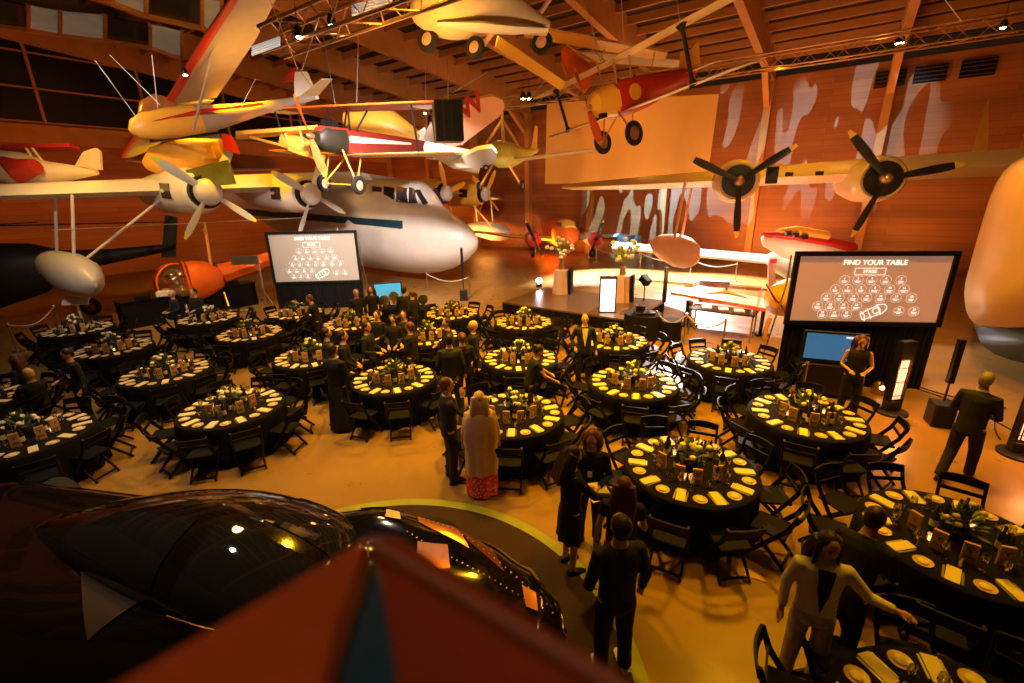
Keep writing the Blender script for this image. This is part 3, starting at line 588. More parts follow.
tri(T,[(P(26,148,17.1),P(42,172,17.1)),(P(32,148,17.1),P(50,170,17.1))],.04,MT['cream2'],'wing_strut')
# twin-engine airliner on the ground
T=thing('twin_engine_aircraft','small orange and white twin-engined aeroplane parked behind the stage','aircraft',mw=pose((4.02,35.35,1.75),(-81.8,1.6,-3.1),.98))
T.matrix_world=pose((3.85,33.2,1.45),(-81.8,1.0,-2),.95)
g=MB(); fuse(g,[(2.6,-.1,.1,.12),(2.3,0,.5,.5),(1.4,.15,.85,.85),(0,.3,.95,1.05),(-3,.3,.95,1.0),(-7,.6,.4,.5),(-9,.8,.1,.2)],18,2.2); g.build('fuselage',MT['orange'],T)
g=MB(); fuse(g,[(1.7,.85,.4,.1),(1.2,.95,.6,.35),(.2,1.05,.65,.35),(-1,1.0,.4,.2)],16,2.2); g.build('cockpit_roof',MT['yellow'],T)
for k in range(4):
    for sy in (-1,1): g=MB(); g.box((1.35-.42*k,sy*.66,1.0),(.32,.08,.28)); g.build('cabin_window',MT['glassdark'],T,smooth=0)
for sy in(-1,1):
    g=MB(); fuse(g,[(.3,0,.35,.35),(.25,0,.5,.5),(-.3,0,.58,.58),(-1.5,0,.4,.45),(-3,0,.1,.1)],18,2.); g.v=[p+V((0,sy*2.35,-.1)) for p in g.v]; eo=g.build('engine_nacelle',MT['orange'] if sy<0 else MT['white'],T)
    r=MB(); r.lathe([(.50,.2),(.56,.3),(.44,.36),(.1,.36)],(0,sy*2.35,-.1),20,(1,0,0)); r.build('cowl_ring',MT['red'],eo)
    propeller(T,(.5,sy*2.35,-.1),2,1.5,.26,[MT['bladek'],MT['yellow']],28 if sy<0 else -20,.12,.3,MT['bladek'])
    w_=MB(); wing(w_,[((.1,sy*.6,-.15),2.6),((-.2,sy*4,.05),2.0),((-.8,sy*9.5,.6),.9)],.13); w_.build('wing',MT['yellow'] if sy<0 else MT['white'],T)
    wheel(T,(0,sy*2.35,-1.15),.36,.2,MT['steel']); tri(T,[((0,sy*2.1,-.3),(0,sy*2.2,-1.15))],.07,MT['steel'],'undercarriage_leg')
g=MB(); fin(g,[((-7.6,0,.8),1.6),((-8.4,0,2.6),.8)],.1); g.build('fin',MT['yellow'],T)
# yellow lone fin on the right, red-white launch, white fuselages
T=thing('tail_fin','tall pointed yellow tail fin standing behind the right flying boat','tail fin')
g=MB(); g.loft([[P(965,176,21.5),P(985,177,21.5),P(986,177,22),P(966,176,22)],[P(975,140,21.5),P(988,140,21.5),P(988,140,21.8),P(975,140,21.8)],[P(985,104,21.5),P(989,99,21.5),P(989,99,21.6),P(985,104,21.6)]]); o=g.build('fin',MT['yellow'],T,smooth=20)
T=thing('seaplane','red and white aircraft body with yellow deck behind the right screen','aircraft')
g=MB(); g.tube([P(762,238,20),P(768,240,20),P(785,245,20),P(815,252,20),P(850,262,20)],[.1,.4,.65,.75,.7],16,flat=.8); g.build('fuselage',MT['white'],T)
g=MB(); g.tube([P(763,234,19.8),P(785,236,19.8),P(815,241,19.8),P(850,248,19.8)],[.12,.38,.45,.45],12,flat=.6); g.build('upper_band',MT['red'],T)
g=MB(); g.tube([P(778,231,19.7),P(795,231,19.7),P(825,236,19.7)],[.15,.36,.36],12,flat=.6); g.build('deck',MT['yellow'],T)
g=MB()
for x,y in ((788,233),(796,235),(805,237)): g.box(P(x,y,19.3),(.25,.1,.18),.3)
g.build('window',MT['glassdark'],T,smooth=0)
T=thing('light_aircraft','white low-wing aeroplane parked in the bright area behind the float','aircraft')
g=MB(); g.tube([P(765,258,22),P(775,260,21.8),P(790,264,21.6),P(815,268,21.4)],[.15,.5,.7,.6],14); g.build('fuselage',MT['white'],T)
g=MB(); g.slab([P(615,243,26),P(770,256,22),P(768,263,21.6),P(612,248,25.5)],.14); g.build('wing',MT['white'],T,smooth=0)
g=MB(); g.slab([P(768,262,21.4),P(774,262,21.4),P(776,300,21.4),P(768,300,21.4)],.12); g.build('undercarriage_leg',MT['pink'],T,smooth=0)
g=MB(); g.box(P(773,261,21.2),(.3,.1,.2)); g.build('leg_fairing',MT['red'],T,smooth=0)
T=thing('light_aircraft','yellow-nosed aeroplane with brown propeller beside the right screen','aircraft')
g=MB(); g.tube([P(776,302,13.6),P(780,300,13.8),P(790,298,14.2),P(812,292,15)],[.2,.5,.62,.6],16); g.build('fuselage',MT['yellow'],T)
g=MB(); g.tube([P(766,284,13.5),P(775,300,13.4),P(780,304,13.4),P(790,322,13.3)],[.05,.1,.08,.05],8,flat=.4); g.build('propeller',MT['maroon'],T)
g=MB(); g.tube([P(770,318,13.5),P(766,328,13.5),P(764,340,13.5)],.07,8); g.build('undercarriage_leg',MT['pink'],T)
# orange-edged wing on display stand
T=thing('display_wing','long pale aircraft wing with orange edge resting on a black stand','wing')
g=MB(); g.slab([P(672,292,15.6),P(765,309,13.9),P(768,300,15.3),P(690,284,17.2)],.05); g.build('wing',MT['white'],T,smooth=0)
g=MB(); g.bar(P(671,293,15.5),P(766,310,13.8),.07,.10); g.build('leading_edge',MT['orange'],T)
q=P(690,298,15.2); g=MB(); g.bar((q.x,q.y,0),(q.x,q.y,q.z-.1),.16,.22); g.box((q.x,q.y,.03),(.6,.4,.06)); g.build('stand',MT['blackmetal'],T)
q=P(764,308,14.0); g=MB(); g.bar((q.x,q.y,0),(q.x,q.y,q.z-.1),.08,.08); g.box((q.x,q.y,.03),(.4,.4,.06)); g.build('stand',MT['blackmetal'],T)
# ================================================================ HELICOPTERS
T=thing('helicopter','orange helicopter with clear bubble cabin parked behind the black bar','helicopter',loc=(-12.75,18.6,0),rz=R_(220))
# local: nose at +x ; model 
g=MB(); g.ell((.75,0,1.35),(.80,.80,.75),18,12); g.build('bubble_window',mat_clear('amber_bubble',(1,.75,.45),.25),T)
g=MB()
for k in(-.55,0,.55):
    pts=[(.75+.8*math.cos(a)*math.cos(k),.8*math.sin(k)*math.cos(a),1.35+.76*math.sin(a)) for a in [R_(-60+15*i) for i in range(12)]]
    if k: g.tube(pts,.03,6)
g.lathe([(.80,-.03),(.83,0),(.80,.03)],(.45,0,1.35),20,(1,0,0),caps=False)
g.build('bubble_frame',MT['orange'],T)
g=MB(); fuse(g,[(.35,1.35,.76,.78),(.1,1.35,.76,.8),(-.3,1.4,.6,.7),(-.8,1.35,.3,.4)],14,3.); g.build('cabin',MT['orange'],T)
g=MB(); g.box((.75,0,.78),(.9,1.1,.25),bev=.05); g.box((.35,.28,1.1),(.15,.4,.6)); g.box((.35,-.28,1.1),(.15,.4,.6)); g.build('seat',MT['cream2'],T)
g=MB(); g.tube([(-.8,0,1.5),(-3,0,2.0),(-5.8,0,2.5)],[.42,.28,.12],8); g.build('tail_boom',MT['orange'],T)
g=MB(); 
for y,z in((.15,.15),(-.15,.15),(.15,-.1)): g.tube([(-.5,y,1.7+z),(-.6,y*.6,3.6)],.04,6)
for k in range(5): g.tube([(-.53,.15,2.0+k*.3),(-.55,-.15,2.15+k*.3)],.03,6)
g.build('rotor_mast',MT['yellow'],T)
g=MB(); g.bar((-4.6,-.8,3.6),(3.8,.9,3.62),.2,.03); g.build('rotor_blade',MT['steel'],T)
g=MB(); g.tube([(-5.8,.2,1.9),(-5.8,.2,3.1)],.05,6); g.build('tail_rotor',MT['steel'],T)
for sy in(-1,1):
    g=MB(); g.tube([(1.6,sy*1.1,.25),(1.3,sy*1.1,.06),(-1.5,sy*1.1,.06)],.05,8); g.tube([(.7,sy*.4,.7),(.7,sy*1.1,.08)],.04,6); g.tube([(-.7,sy*.4,.8),(-.7,sy*1.1,.08)],.04,6); g.build('skid',MT['steel'],T)
T=thing('helicopter','dark olive helicopter with long tail boom at the back left under the wing float','helicopter',loc=(-20.3,17.6,0),rz=R_(198))
g=MB(); fuse(g,[(3.0,1.3,.2,.25),(2.6,1.4,.8,.8),(1.6,1.6,1.1,1.15),(0,1.8,1.15,1.3),(-1.6,2.0,.9,1.0),(-2.6,2.2,.4,.5)],18,2.4); g.build('cabin',MT['dark'],T)
g=MB(); fuse(g,[(2.9,1.55,.3,.25),(2.4,1.85,.82,.5),(1.6,2.1,1.0,.5),(1.1,2.2,.7,.3)],16,2.2); g.build('windscreen',MT['glassdark'],T)
g=MB(); g.tube([(-2,0,2.2),(-4,0,2.35),(-6.3,0,2.6)],[.5,.3,.14],12); g.build('tail_boom',MT['dark'],T)
g=MB(); g.slab([(-5.9,0,2.2),(-6.4,0,2.2),(-6.8,0,3.8),(-6.4,0,3.9)],.12); g.build('tail_fin',MT['dark'],T,smooth=0)
g=MB(); g.tube([(0,0,3.0),(0,0,3.75)],.14,8); g.build('rotor_mast',MT['dark'],T)
for a in (10,100,190,280):
    g=MB(); d=V((math.cos(R_(a)),math.sin(R_(a)),0)); g.bar(V((0,0,3.7))+d*.1,V((0,0,3.6))+d*6.2,.28,.04); g.build('rotor_blade',MT['dark'],T)
for x,y in((1.8,1.2),(1.8,-1.2),(-3,0)): wheel(T,(x,y,.35),.35,.2,MT['brass'])
tri(T,[((1.2,1.0,1.0),(1.8,1.2,.35)),((1.2,-1,1.0),(1.8,-1.2,.35)),((-2.5,0,1.7),(-3,0,.35))],.06,MT['dark'],'undercarriage_leg')
# ================================================================ SCREENS
def textobj(s,parent,loc,size,m,al='CENTER'):
    cu=bpy.data.curves.new('lettering','FONT'); cu.body=s; cu.size=size; cu.align_x=al; cu.align_y='CENTER'; cu.extrude=.002; cu.offset=size*.006; cu.materials.append(m)
    o=bpy.data.objects.new('lettering',bpy.data.meshes.new_from_object(bpy.data.objects.new('lc',cu))); C.objects.link(o); o.parent=parent; o.location=loc; o.rotation_euler=(R_(90),0,0); return o
def emis(name,c,s,rough=.6):
    return mat(name,c,rough,emit=s)
def screen(name,label,p_bl,p_br,wd,ht,floorz,scol,sem,skew=0):
    """flat projection screen on the ground, local x along the screen"""
    d=(p_br-p_bl); d.z=0; rz=math.atan2(d.y,d.x); c=(p_bl+p_br)/2
    T=thing(name,label,'projection screen',loc=(c.x,c.y,0),rz=rz)
    z0=c.z
    g=MB(); g.box((0,.02,z0+ht/2),(wd,.02,ht)); g.build('screen_surface',mat('screen_fabric_%s'%name,scol,.9,emit=sem,noise=.05,scale=.3),T,smooth=0)
    g=MB(); b=.10
    for x in(-wd/2-b/2,wd/2+b/2): g.box((x,0,z0+ht/2),(b,.08,ht+2*b))
    for z in(z0-b/2,z0+ht+b/2): g.box((0,0,z),(wd,.08,b))
    g.build('screen_frame',MT['blackmetal'],T,smooth=0)
    g=MB(); N=90; W2=wd/2+.08
    rs=[[V((-W2+2*W2*i/N,.02+.03*math.sin(i*1.9)+dy,z)) for i in range(N+1)] for z,dy in((.02,0),(z0-b,0))]
    g.loft(rs,caps=False,closed=False); g.build('skirt_drape',MT['black'],T,smooth=0)
    g=MB()
    for x in(-W2-.05,W2+.05): g=MB(); g.tube([(x,.9,0),(x,.12,z0+.8),(x,.12,z0+ht)],.02,6); g.build('support_leg',MT['steel'],T)
    mt=emis('screen_lettering',(1,1,.97),1.1)
    k=wd/3.3
    textobj('FIND YOUR TABLE',T,(.02*k,-.012,z0+ht*.90),.165*k,mt)
    textobj('STAGE',T,(-.05*k,-.012,z0+ht*.77),.10*k,mt)
    g=MB()
    for a,b2 in(((-.38,.82),(.28,.82)),((-.38,.72),(.28,.72)),((-.38,.82),(-.38,.72)),((.28,.82),(.28,.72))): g.bar((a[0]*k,-.012,z0+ht*a[1]),(b2[0]*k,-.012,z0+ht*b2[1]),.006,.008*k)
    rows=[(.64,[-.62,-.30,.03,.36,.72]),(.50,[-.80,-.50,-.18,.15,.50,.84]),(.37,[-.98,-.66,-.32,0,.33,.70,1.06]),(.235,[-1.15,-.84,-.52,-.20]),(.11,[-1.0,-.70,-.40]),(.17,[.84,1.2])]
    num=1
    for zf,xs in rows:
        for x in xs:
            cc=V((x*k*.92,-.01,z0+ht*zf)); r=.115*k
            pts=[cc+V((math.cos(2*PI*i/20)*r,0,math.sin(2*PI*i/20)*r)) for i in range(21)]
            g.tube(pts,.0016*k,4,caps=False)
            textobj(str(num),T,cc+V((0,0,.04*k)),.07*k,mt); num+=1
            for q,(w_,zz) in enumerate(((.13,-.025),(.10,-.06))): g.box(cc+V((0,0,zz*k)),(w_*k*(.8+.4*random.random()),.004,.014*k))
    # car drawing in outline, tilted
    Q=Matrix.Rotation(R_(-28),3,'Y'); oc=V((.22*k,-.012,z0+ht*.155))
    def L(pts,cl=True):
        P_=[oc+Q@V((a*k,0,b*k)) for a,b in pts]; 
        if cl: P_.append(P_[0])
        for a,b in zip(P_,P_[1:]): g.bar(a,b,.006,.012*k)
    L([(-.28,-.08),(-.16,-.1),(.16,-.12),(.27,-.07),(.3,0),(.27,.07),(.16,.12),(-.16,.1),(-.28,.08)]); L([(.02,-.07),(.13,-.06),(.15,0),(.13,.06),(.02,.07),(-.02,0)]); L([(-.1,-.14),(-.1,.14)],False); L([(.12,-.14),(.12,.14)],False); L([(-.25,-.14),(-.2,0),(-.25,.14)],False)
    g.build('table_plan_diagram',mt,T,smooth=0)
    return T
S1=screen('projection_screen','right projection screen with table plan above a black skirt beside the monitor',aty(789,312,9.98),aty(935,331,9.55),3.0,1.45,0,(.62,.36,.24),.32)
p1=aty(275,282,18.75); p2=aty(361,280,18.9)
S2=screen('projection_screen','left projection screen with table plan in front of the white flying boat',p1,p2,(p2-p1).length-.1,1.92,0,(.34,.30,.26),.30)
# monitor on stand
def aim(p,yaw=0): return math.atan2(-p.x,p.y)*1+yaw   # rz so local -y faces the camera
T=thing('monitor_on_stand','flat monitor with blue picture on a black stand below the right screen','monitor',loc=(7.0,9.35,0),rz=R_(-22))
g=MB(); g.box((0,0,1.15),(1.20,.07,.70),bev=.015); g.build('monitor_frame',MT['blackmetal'],T)
g=MB(); g.box((0,-.038,1.16),(1.08,.01,.58)); g.build('monitor_picture',emis('blue_picture',(.03,.12,.28),.9,.2),T,smooth=0)
g=MB(); g.box((.33,-.045,1.40),(.3,.004,.04)); g.build('screen_caption',emis('caption_white',(.7,.8,.9),.8),T,smooth=0)
g=MB(); g.box((0,.05,.42),(1.1,.35,.7),bev=.02); g.box((0,.05,.76),(.3,.1,.2)); g.build('stand_cabinet',MT['blackmetal'],T)
T=thing('monitor_on_stand','small blue monitor on a desk at the foot of the left screen','monitor',loc=(-4.35,15.9,0),rz=R_(15))
g=MB(); g.box((0,0,1.30),(.98,.06,.58),bev=.015); g.build('monitor_frame',MT['blackmetal'],T)
g=MB(); g.box((0,-.033,1.30),(.90,.01,.50)); g.build('monitor_picture',emis('cyan_picture',(.06,.32,.50),1.1,.2),T,smooth=0)
g=MB(); g.bar((0,.03,.0),(0,.03,1.0),.06,.06); g.box((0,.03,.03),(.7,.5,.05)); g.build('stand',MT['blackmetal'],T)
g=MB(); g.box((0,0,.45),(1.6,.7,.9)); o=g.build('control_desk',MT['black'],None,smooth=0,loc=(-3.6,15.0,0),rz=R_(-5)); tag(o,'black draped control desk covered with equipment below the left screen','desk')
for i in range(5):
    g=MB(); g.lathe([(.02,0),(.16,0),(.16,.10),(.02,.10)],(0,0,0),14,(0,1,0)); g.lathe([(.05,-.02),(.09,-.02),(.09,0)],(0,0,0),12,(0,1,0)); g.box((0,.05,-.2),(.1,.06,.12))
    o=g.build('moving_head_lamp',MT['steel'],None,loc=(-4.2+i*.32,14.75,1.2+.12*(i%2)))
    tag(o,'round stage lamp standing on the black control desk','lamp','round lamps on the control desk')
# heaters
def heater(px,py,label,glow=6,rz=0.2):
    p=atz(px,py); T=thing('patio_heater',label,'heater',loc=p,rz=rz)
    g=MB(); g.lathe([(.30,0),(.30,.04),(.26,.06),(.05,.08)],(0,0,0),28); g.build('base',MT['blackmetal'],T)
    g=MB()
    for x in(-.15,.15): g.box((x,0,.80),(.03,.14,1.5))
    g.box((0,.06,.80),(.34,.03,1.5)); g.box((0,0,1.36),(.34,.14,.38),bev=.02); g.box((0,0,.16),(.34,.16,.2),bev=.02); g.build('housing',MT['blackmetal'],T,smooth=0)
    g=MB()
    for k in range(4): g.tube([(-.105+.07*k,-.02,.30),(-.105+.07*k,-.02,1.14)],.018,8)
    g.build('heating_element',emis('glowing_element',(1,.36,.20),glow*.35),T)
    g=MB()
    for k in range(3): g.bar((-.15,-.07,.4+.3*k),(.15,-.07,.4+.3*k),.01,.015)
    g.build('guard_grille',MT['blackmetal'],T,smooth=0)
    l=bpy.data.lights.new('heater_glow','POINT'); l.color=(1,.35,.1); l.energy=40; l.shadow_soft_size=.1
    o=bpy.data.objects.new('heater_glow',l); C.objects.link(o); o.location=p+V((0,-.3,.9))
heater(890,412,'tall infrared heater tower glowing pink right of the bare-armed woman in black')
heater(1019,455,'infrared heater tower cut by the right edge behind the man in black',rz=-.3)
T=thing('floor_lantern','small glowing orange lantern on the floor left of the heater tower','lantern',loc=atz(877,393))
g=MB(); g.lathe([(.12,0),(.14,.05),(.10,.22),(.05,.28)],(0,0,0),16); g.build('lantern_body',MT['brass'],T)
g=MB(); g.ell((0,-.06,.16),(.07,.07,.07)); g.build('bulb',emis('bulb_glow',(1,.5,.15),18),T)
# column loudspeakers
def colspk(p,h,label,rz=0.,sub=True,tilt=None,w=.14):
    T=thing('column_loudspeaker',label,'loudspeaker',loc=p,rz=rz)
    if sub:
        g=MB(); g.box((0,0,.23),(.34,.38,.46),bev=.02); g.build('bass_cabinet',MT['blackmetal'],T)
        g=MB(); g.box((0,-.195,.23),(.29,.01,.40)); g.build('front_grille',MT['blackc'],T,smooth=0)
    g=MB(); g.tube([(0,0,.5),(0,0,h*.62)],.02,8); g.build('pole',MT['blackmetal'],T)
    g=MB(); g.box((0,0,h*.75),(w*.8,.11,h*.5),bev=.015); g.build('speaker_column',MT['blackmetal'],T)
    return T
colspk(atz(937,424),1.75,'slim black column loudspeaker on a bass cabinet right of the heater tower',-.4)
colspk(atz(661,335),2.2,'slim black column loudspeaker beside the stage front right corner',-.1)
colspk(atz(464,300),2.3,'black column loudspeaker in front of the flying boat nose, centre back',.1)
# monopod stand near left screen
g=MB(); p=atz(267,310); g.tube([p,p+V((0,0,2.0))],.05,8); g.tube([p+V((-.4,0,0)),p+V((0,0,.9)),p+V((.4,0,0))],.02,6); g.box(p+V((-.5,0,2.1)),(1.1,.1,.35))
tag(g.build('lighting_stand',MT['steel']),'grey lighting stand at the left edge of the left screen','stand')
# ================================================================ STAGE
sl=atz(502,302,.45); 
stage_m=mat('dark_stage_floor',(.12,.075,.05),.28,noise=.25,scale=2,coat=.2)
def Sg(b,a,z=0): return V((sl.x,sl.y,0))+B*b+A*a+V((0,0,z))
SW=5.3; SD=3.4
T=thing('stage','low black stage platform with a brown floor in front of the parked aircraft','stage',loc=Sg(0,0),rz=BR)
g=MB(); g.box((SW/2,SD/2,.42),(SW,SD,.06)); g.build('stage_floor',stage_m,T,smooth=0)
g=MB(); g.box((SW/2,SD/2,.195),(SW-.02,SD-.02,.39)); g.build('skirting',MT['black'],T,smooth=0)
g=MB(); g.box((2.2,-.28,.10),(2.0,.5,.2),bev=.01); g.build('step',MT['blackmetal'],T)
def plinth(px,py,label,lab2):
    p=atz(px,py,.45); T=thing('draped_plinth',label,'plinth',loc=p,rz=BR*.6)
    g=MB(); N=48
    def rr(r,z): return [V((r*(1+.06*math.sin(9*t))*math.cos(t),r*(1+.06*math.sin(9*t))*math.sin(t),z)) for t in [2*PI*k/N for k in range(N)]]
    g.loft([rr(.36,0),rr(.31,.6),rr(.29,.98),rr(.27,1.0)]); g.build('pink_drape',mat('pink_drape_cloth',(.72,.47,.42),.7,noise=.1),T)
    g=MB(); g.box((.38,.1,.5),(.12,.5,1.02),bev=.02); g.build('side_board',MT['black'],T)
    Fl=thing('flower_arrangement',lab2,'flowers',loc=p+V((0,0,1.0)))
    g=MB(); g.lathe([(.10,0),(.13,.05),(.09,.3),(.12,.34)],(0,0,0),14); g.build('vase',MT['brass'],Fl)
    rng=random.Random(px)
    g=MB()
    for k in range(26):
        a=rng.random()*2*PI; e=R_(rng.uniform(52,88)); L=rng.uniform(.5,1.15); d=V((math.cos(a)*math.cos(e),math.sin(a)*math.cos(e),math.sin(e)))
        q=V((0,0,.3)); g.tube([q,q+d*L*.6,q+d*L],[.012,.012,.006],5); s_=d.cross(V((0,0,1))).normalized()*.06
        g.slab([q+d*L*.4,q+d*L*.6+s_,q+d*L*.9,q+d*L*.6-s_],.006)
    g.build('foliage',mat('pale_green_leaf',(.28,.36,.12),.6,noise=.3),Fl,smooth=0)
    for k in range(22):
        a=rng.random()*2*PI; e=R_(rng.uniform(45,88)); L=rng.uniform(.25,1.05); d=V((math.cos(a)*math.cos(e),math.sin(a)*math.cos(e),math.sin(e)))
        g=MB(); g.ell(V((0,0,.3))+d*L,(.10,.10,.075),8,6); g.build('blossom',MT['white'],Fl)
plinth(561,293,'pink draped plinth at the back left of the stage','tall white flower arrangement on the left plinth of the stage')
plinth(621,301,'pink draped plinth at the right end of the stage behind the lectern','tall white flower arrangement on the plinth right of the lectern')
p=atz(607,312,.45); T=thing('lectern','white glowing lectern panel standing at the front of the stage','lectern',loc=p,rz=-.12)
g=MB(); g.box((0,0,.6),(.50,.05,1.16)); g.build('front_panel',emis('lit_white_panel',(.9,.9,.92),1.6),T,smooth=0)
g=MB()
for x in(-.27,.27): g.box((x,.02,.6),(.04,.10,1.2))
g.box((0,.12,1.2),(.58,.4,.04)); g.box((0,.1,.015),(.58,.4,.03)); g.box((0,.25,.6),(.5,.03,1.15)); g.build('lectern_frame',MT['blackmetal'],T,smooth=0)
p=atz(539,287,.45); T=thing('stage_lamp','small bright white floor lamp glowing at the back left of the stage','stage lamp',loc=p)
g=MB(); g.box((0,0,.06),(.25,.2,.12)); g.lathe([(.1,0),(.13,.05),(.13,.22)],(0,0,.12),14); g.build('lamp_body',MT['blackmetal'],T)
g=MB(); g.ell((0,-.12,.30),(.13,.06,.13)); g.build('lamp_lens',emis('white_lens',(.85,.92,1),30),T)
T=thing('mixing_desk_table','round black-draped table with sound equipment right of the stage','table',loc=atz(642,336))
g=MB(); g.lathe([(.62,0),(.60,.7),(.58,.76)],(0,0,0),28); g.build('black_drape',MT['black'],T)
g=MB(); g.lathe([(.36,0),(.35,.58),(.34,.62)],(.75,-.35,0),24); g.build('side_drape',MT['black'],T)
g=MB(); g.box((0,-.1,.80),(.6,.4,.08),bev=.02); g.box((-.1,.1,.9),(.3,.2,.18),bev=.02); g.build('control_panel',MT['blackmetal'],T)
T=thing('stage_lamp','tilted black stage light on a stand at the right end of the stage','stage lamp',loc=atz(643,312))
g=MB(); g.box((0,0,1.25),(.30,.40,.28),Mx=Euler((.6,0,.5)).to_matrix(),bev=.03); g.build('lamp_head',MT['blackmetal'],T)
g=MB(); g.tube([(0,0,0),(0,0,1.15)],.025,8); g.tube([(-.35,.2,0),(0,0,.5),(.35,.2,0)],.018,6); g.build('tripod',MT['blackmetal'],T)
# display board, glass case, bench behind
T=thing('exhibit_board','blue and white upright display panel behind the stage flowers','display panel',loc=atz(628,262),rz=-.3)
g=MB(); g.box((0,0,1.3),(1.6,.05,.9)); g.build('panel',MT['blue'],T,smooth=0)
g=MB(); g.box((-.7,0,.45),(.06,.06,.9)); g.box((.7,0,.45),(.06,.06,.9)); g.box((0,-.03,1.15),(1.5,.01,.3)); g.build('panel_frame',MT['white'],T,smooth=0)
T=thing('museum_bench','brown piano-shaped display bench on a white plinth behind the ropes','bench',loc=atz(713,297),rz=-.5)
g=MB(); g.box((0,0,.62),(1.2,.5,.22),bev=.03); 
g.build('bench_top',MT['maroon'],T)
for x in(-.5,.5):
    for y in(-.18,.18): g=MB(); g.tube([(x,y,0),(x,y,.55)],[.03,.05],8); g.build('leg',MT['maroon'],T)
T=thing('display_case','glass display case with small models beside the pale wing stand','display case',loc=atz(720,336),rz=BR)
g=MB(); g.box((0,0,1.25),(1.9,.8,.75)); g.build('glass_hood',mat_clear('case_glass',(1,.97,.9),.10),T,smooth=0)
g=MB(); g.box((0,0,.86),(1.9,.8,.05)); g.build('case_base',MT['glassdark'],T,smooth=0)
for x in(-.9,.9):
    for y in(-.35,.35): g=MB(); g.box((x,y,.42),(.05,.05,.84)); g.build('leg',MT['steel'],T,smooth=0)
g=MB()
for x in(-.5,0,.45): g.box((x,0,.9),(.28,.35,.03),.3)
g.tube([(-.6,.1,1.3),(0,.1,1.42),(.6,.1,1.3)],[.02,.06,.02],8); g.build('model_exhibit',MT['cream2'],T,smooth=0)
# rope barriers
post_m=MT['steel']; rope_m=mat('white_rope',(.6,.5,.4),.8)
def post_at(p,h=.95,label='',grp='rope barrier posts'):
    g=MB(); g.lathe([(.16,0),(.16,.02),(.03,.04),(.025,h-.05),(.04,h-.03),(.03,h)],(0,0,0),14); o=g.build('barrier_post',post_m,None,loc=p); return tag(o,label,'barrier post',grp)
def rope(a,b,label):
    g=MB(); q=[a.lerp(b,t/10)+V((0,0,.88-.28*math.sin(PI*t/10))) for t in range(11)]; g.tube(q,.022,6); return tag(g.build('barrier_rope',rope_m),label,'rope')
def barrier(pxs,desc):
    ps=[atz(*q) for q in pxs]
    for i,p in enumerate(ps): post_at(p,.95,'slim metal rope barrier post '+desc,'barrier posts '+desc)
    for i,(a,b) in enumerate(zip(ps,ps[1:])): tag_=rope(a,b,'sagging barrier rope '+desc); tag_['group']='barrier ropes '+desc
barrier([(18,352),(62,330)],'at the far left behind the guest tables')
barrier([(428,292),(470,296)],'below the flying boat nose')
barrier([(596,262),(640,268),(690,275),(735,281)],'behind the stage in the bright area')
barrier([(655,340),(684,343),(722,350)],'between stage table and glass case')
barrier([(785,372),(800,402)],'beside the blue monitor')
for i,(x,y,dx) in enumerate(((3,365,0),(98,342,0))):
    pass
g=MB(); p=atz(86,332); g.box(p+V((0,0,1.15)),(.85,.05,.32),.1,Mx=Euler((-.7,0,.1)).to_matrix()); g.bar(p,p+V((0,0,1.1)),.05,.05); g.box(p+V((0,0,.02)),(.4,.3,.04))
tag(g.build('information_board',MT['white'],smooth=0),'tilted white information board on a post behind the far left tables','sign board')
# bar counter, back left
a=atz(128,330,0); b=atz(259,304,0); a.z=b.z=0
L_=(b-a).length; T=thing('bar_counter','long black-draped bar counter in front of the orange helicopter','bar counter',loc=(a+b)/2,rz=math.atan2((b-a).y,(b-a).x))
g=MB(); g.box((0,.35,.48),(L_,.7,.96)); g.build('black_drape',MT['black'],T,smooth=0)
g=MB(); g.box((0,.35,.98),(L_+.04,.76,.04)); g.build('counter_top',MT['blackmetal'],T,smooth=0)
for i,t in enumerate((.08,.22,.75)):
    g=MB(); g.box((0,0,.09),(.42,.3,.18),bev=.02); g.box((0,0,.19),(.36,.26,.02)); o=g.build('bar_box',MT['blackmetal'] if i!=1 else MT['white'],None,loc=a.lerp(b,t)+V((.12,.3,1.0)),rz=.4)
    tag(o,['black equipment case at the left end of the bar counter','white paper tray on the bar counter','dark box near the right end of the bar counter'][i],'box')
# lighting trusses
def truss(p0,p1,label,w=.35):
    T=thing('lighting_truss',label,'truss',loc=(0,0,0)); d=(p1-p0).normalized(); s_=d.cross(V((0,0,1))).normalized()*w/2; u=V((0,0,w/2))
    g=MB(); cs=[s_+u,-s_+u,-s_-u,s_-u]
    for c in cs: g.tube([p0+c,p1+c],.035,6)
    g.build('chord_tubes',MT['brass'],T)
    g=MB(); L=(p1-p0).length; n_=int(L/w)
    for i in range(n_):
        q0=p0+d*(i*L/n_); q1=p0+d*((i+1)*L/n_)
        for a_,b_ in zip(cs,cs[1:]+cs[:1]): g.tube([q0+a_,q1+b_] if i%2 else [q0+b_,q1+a_],.014,4)
    g.build('lattice_bracing',MT['brass'],T)
    return T
tp=aty(757,64,19.5); truss(tp-B*14,tp+B*17,'long box truss crossing below the roof at the right',.5)
tp2=aty(330,20,9.5); truss(tp2-B*2.0,tp2+B*7,'box truss hanging near the roof at the upper left',.45)
def lampcan(px,py,Y,label,col=(1,.75,.35),s=60,r=.06):
    p=aty(px,py,Y); T=thing('ceiling_lamp',label,'ceiling lamp',loc=p)
    g=MB(); g.lathe([(.07,-.02),(.08,.06),(.05,.15)],(0,0,0),14); g.tube([(0,0,.15),(0,0,.5)],.008,5); g.build('housing',MT['blackmetal'],T)
    g=MB(); g.ell((0,0,-.01),(r,r,.04)); g.build('bulb',emis('warm_bulb',col,s),T)
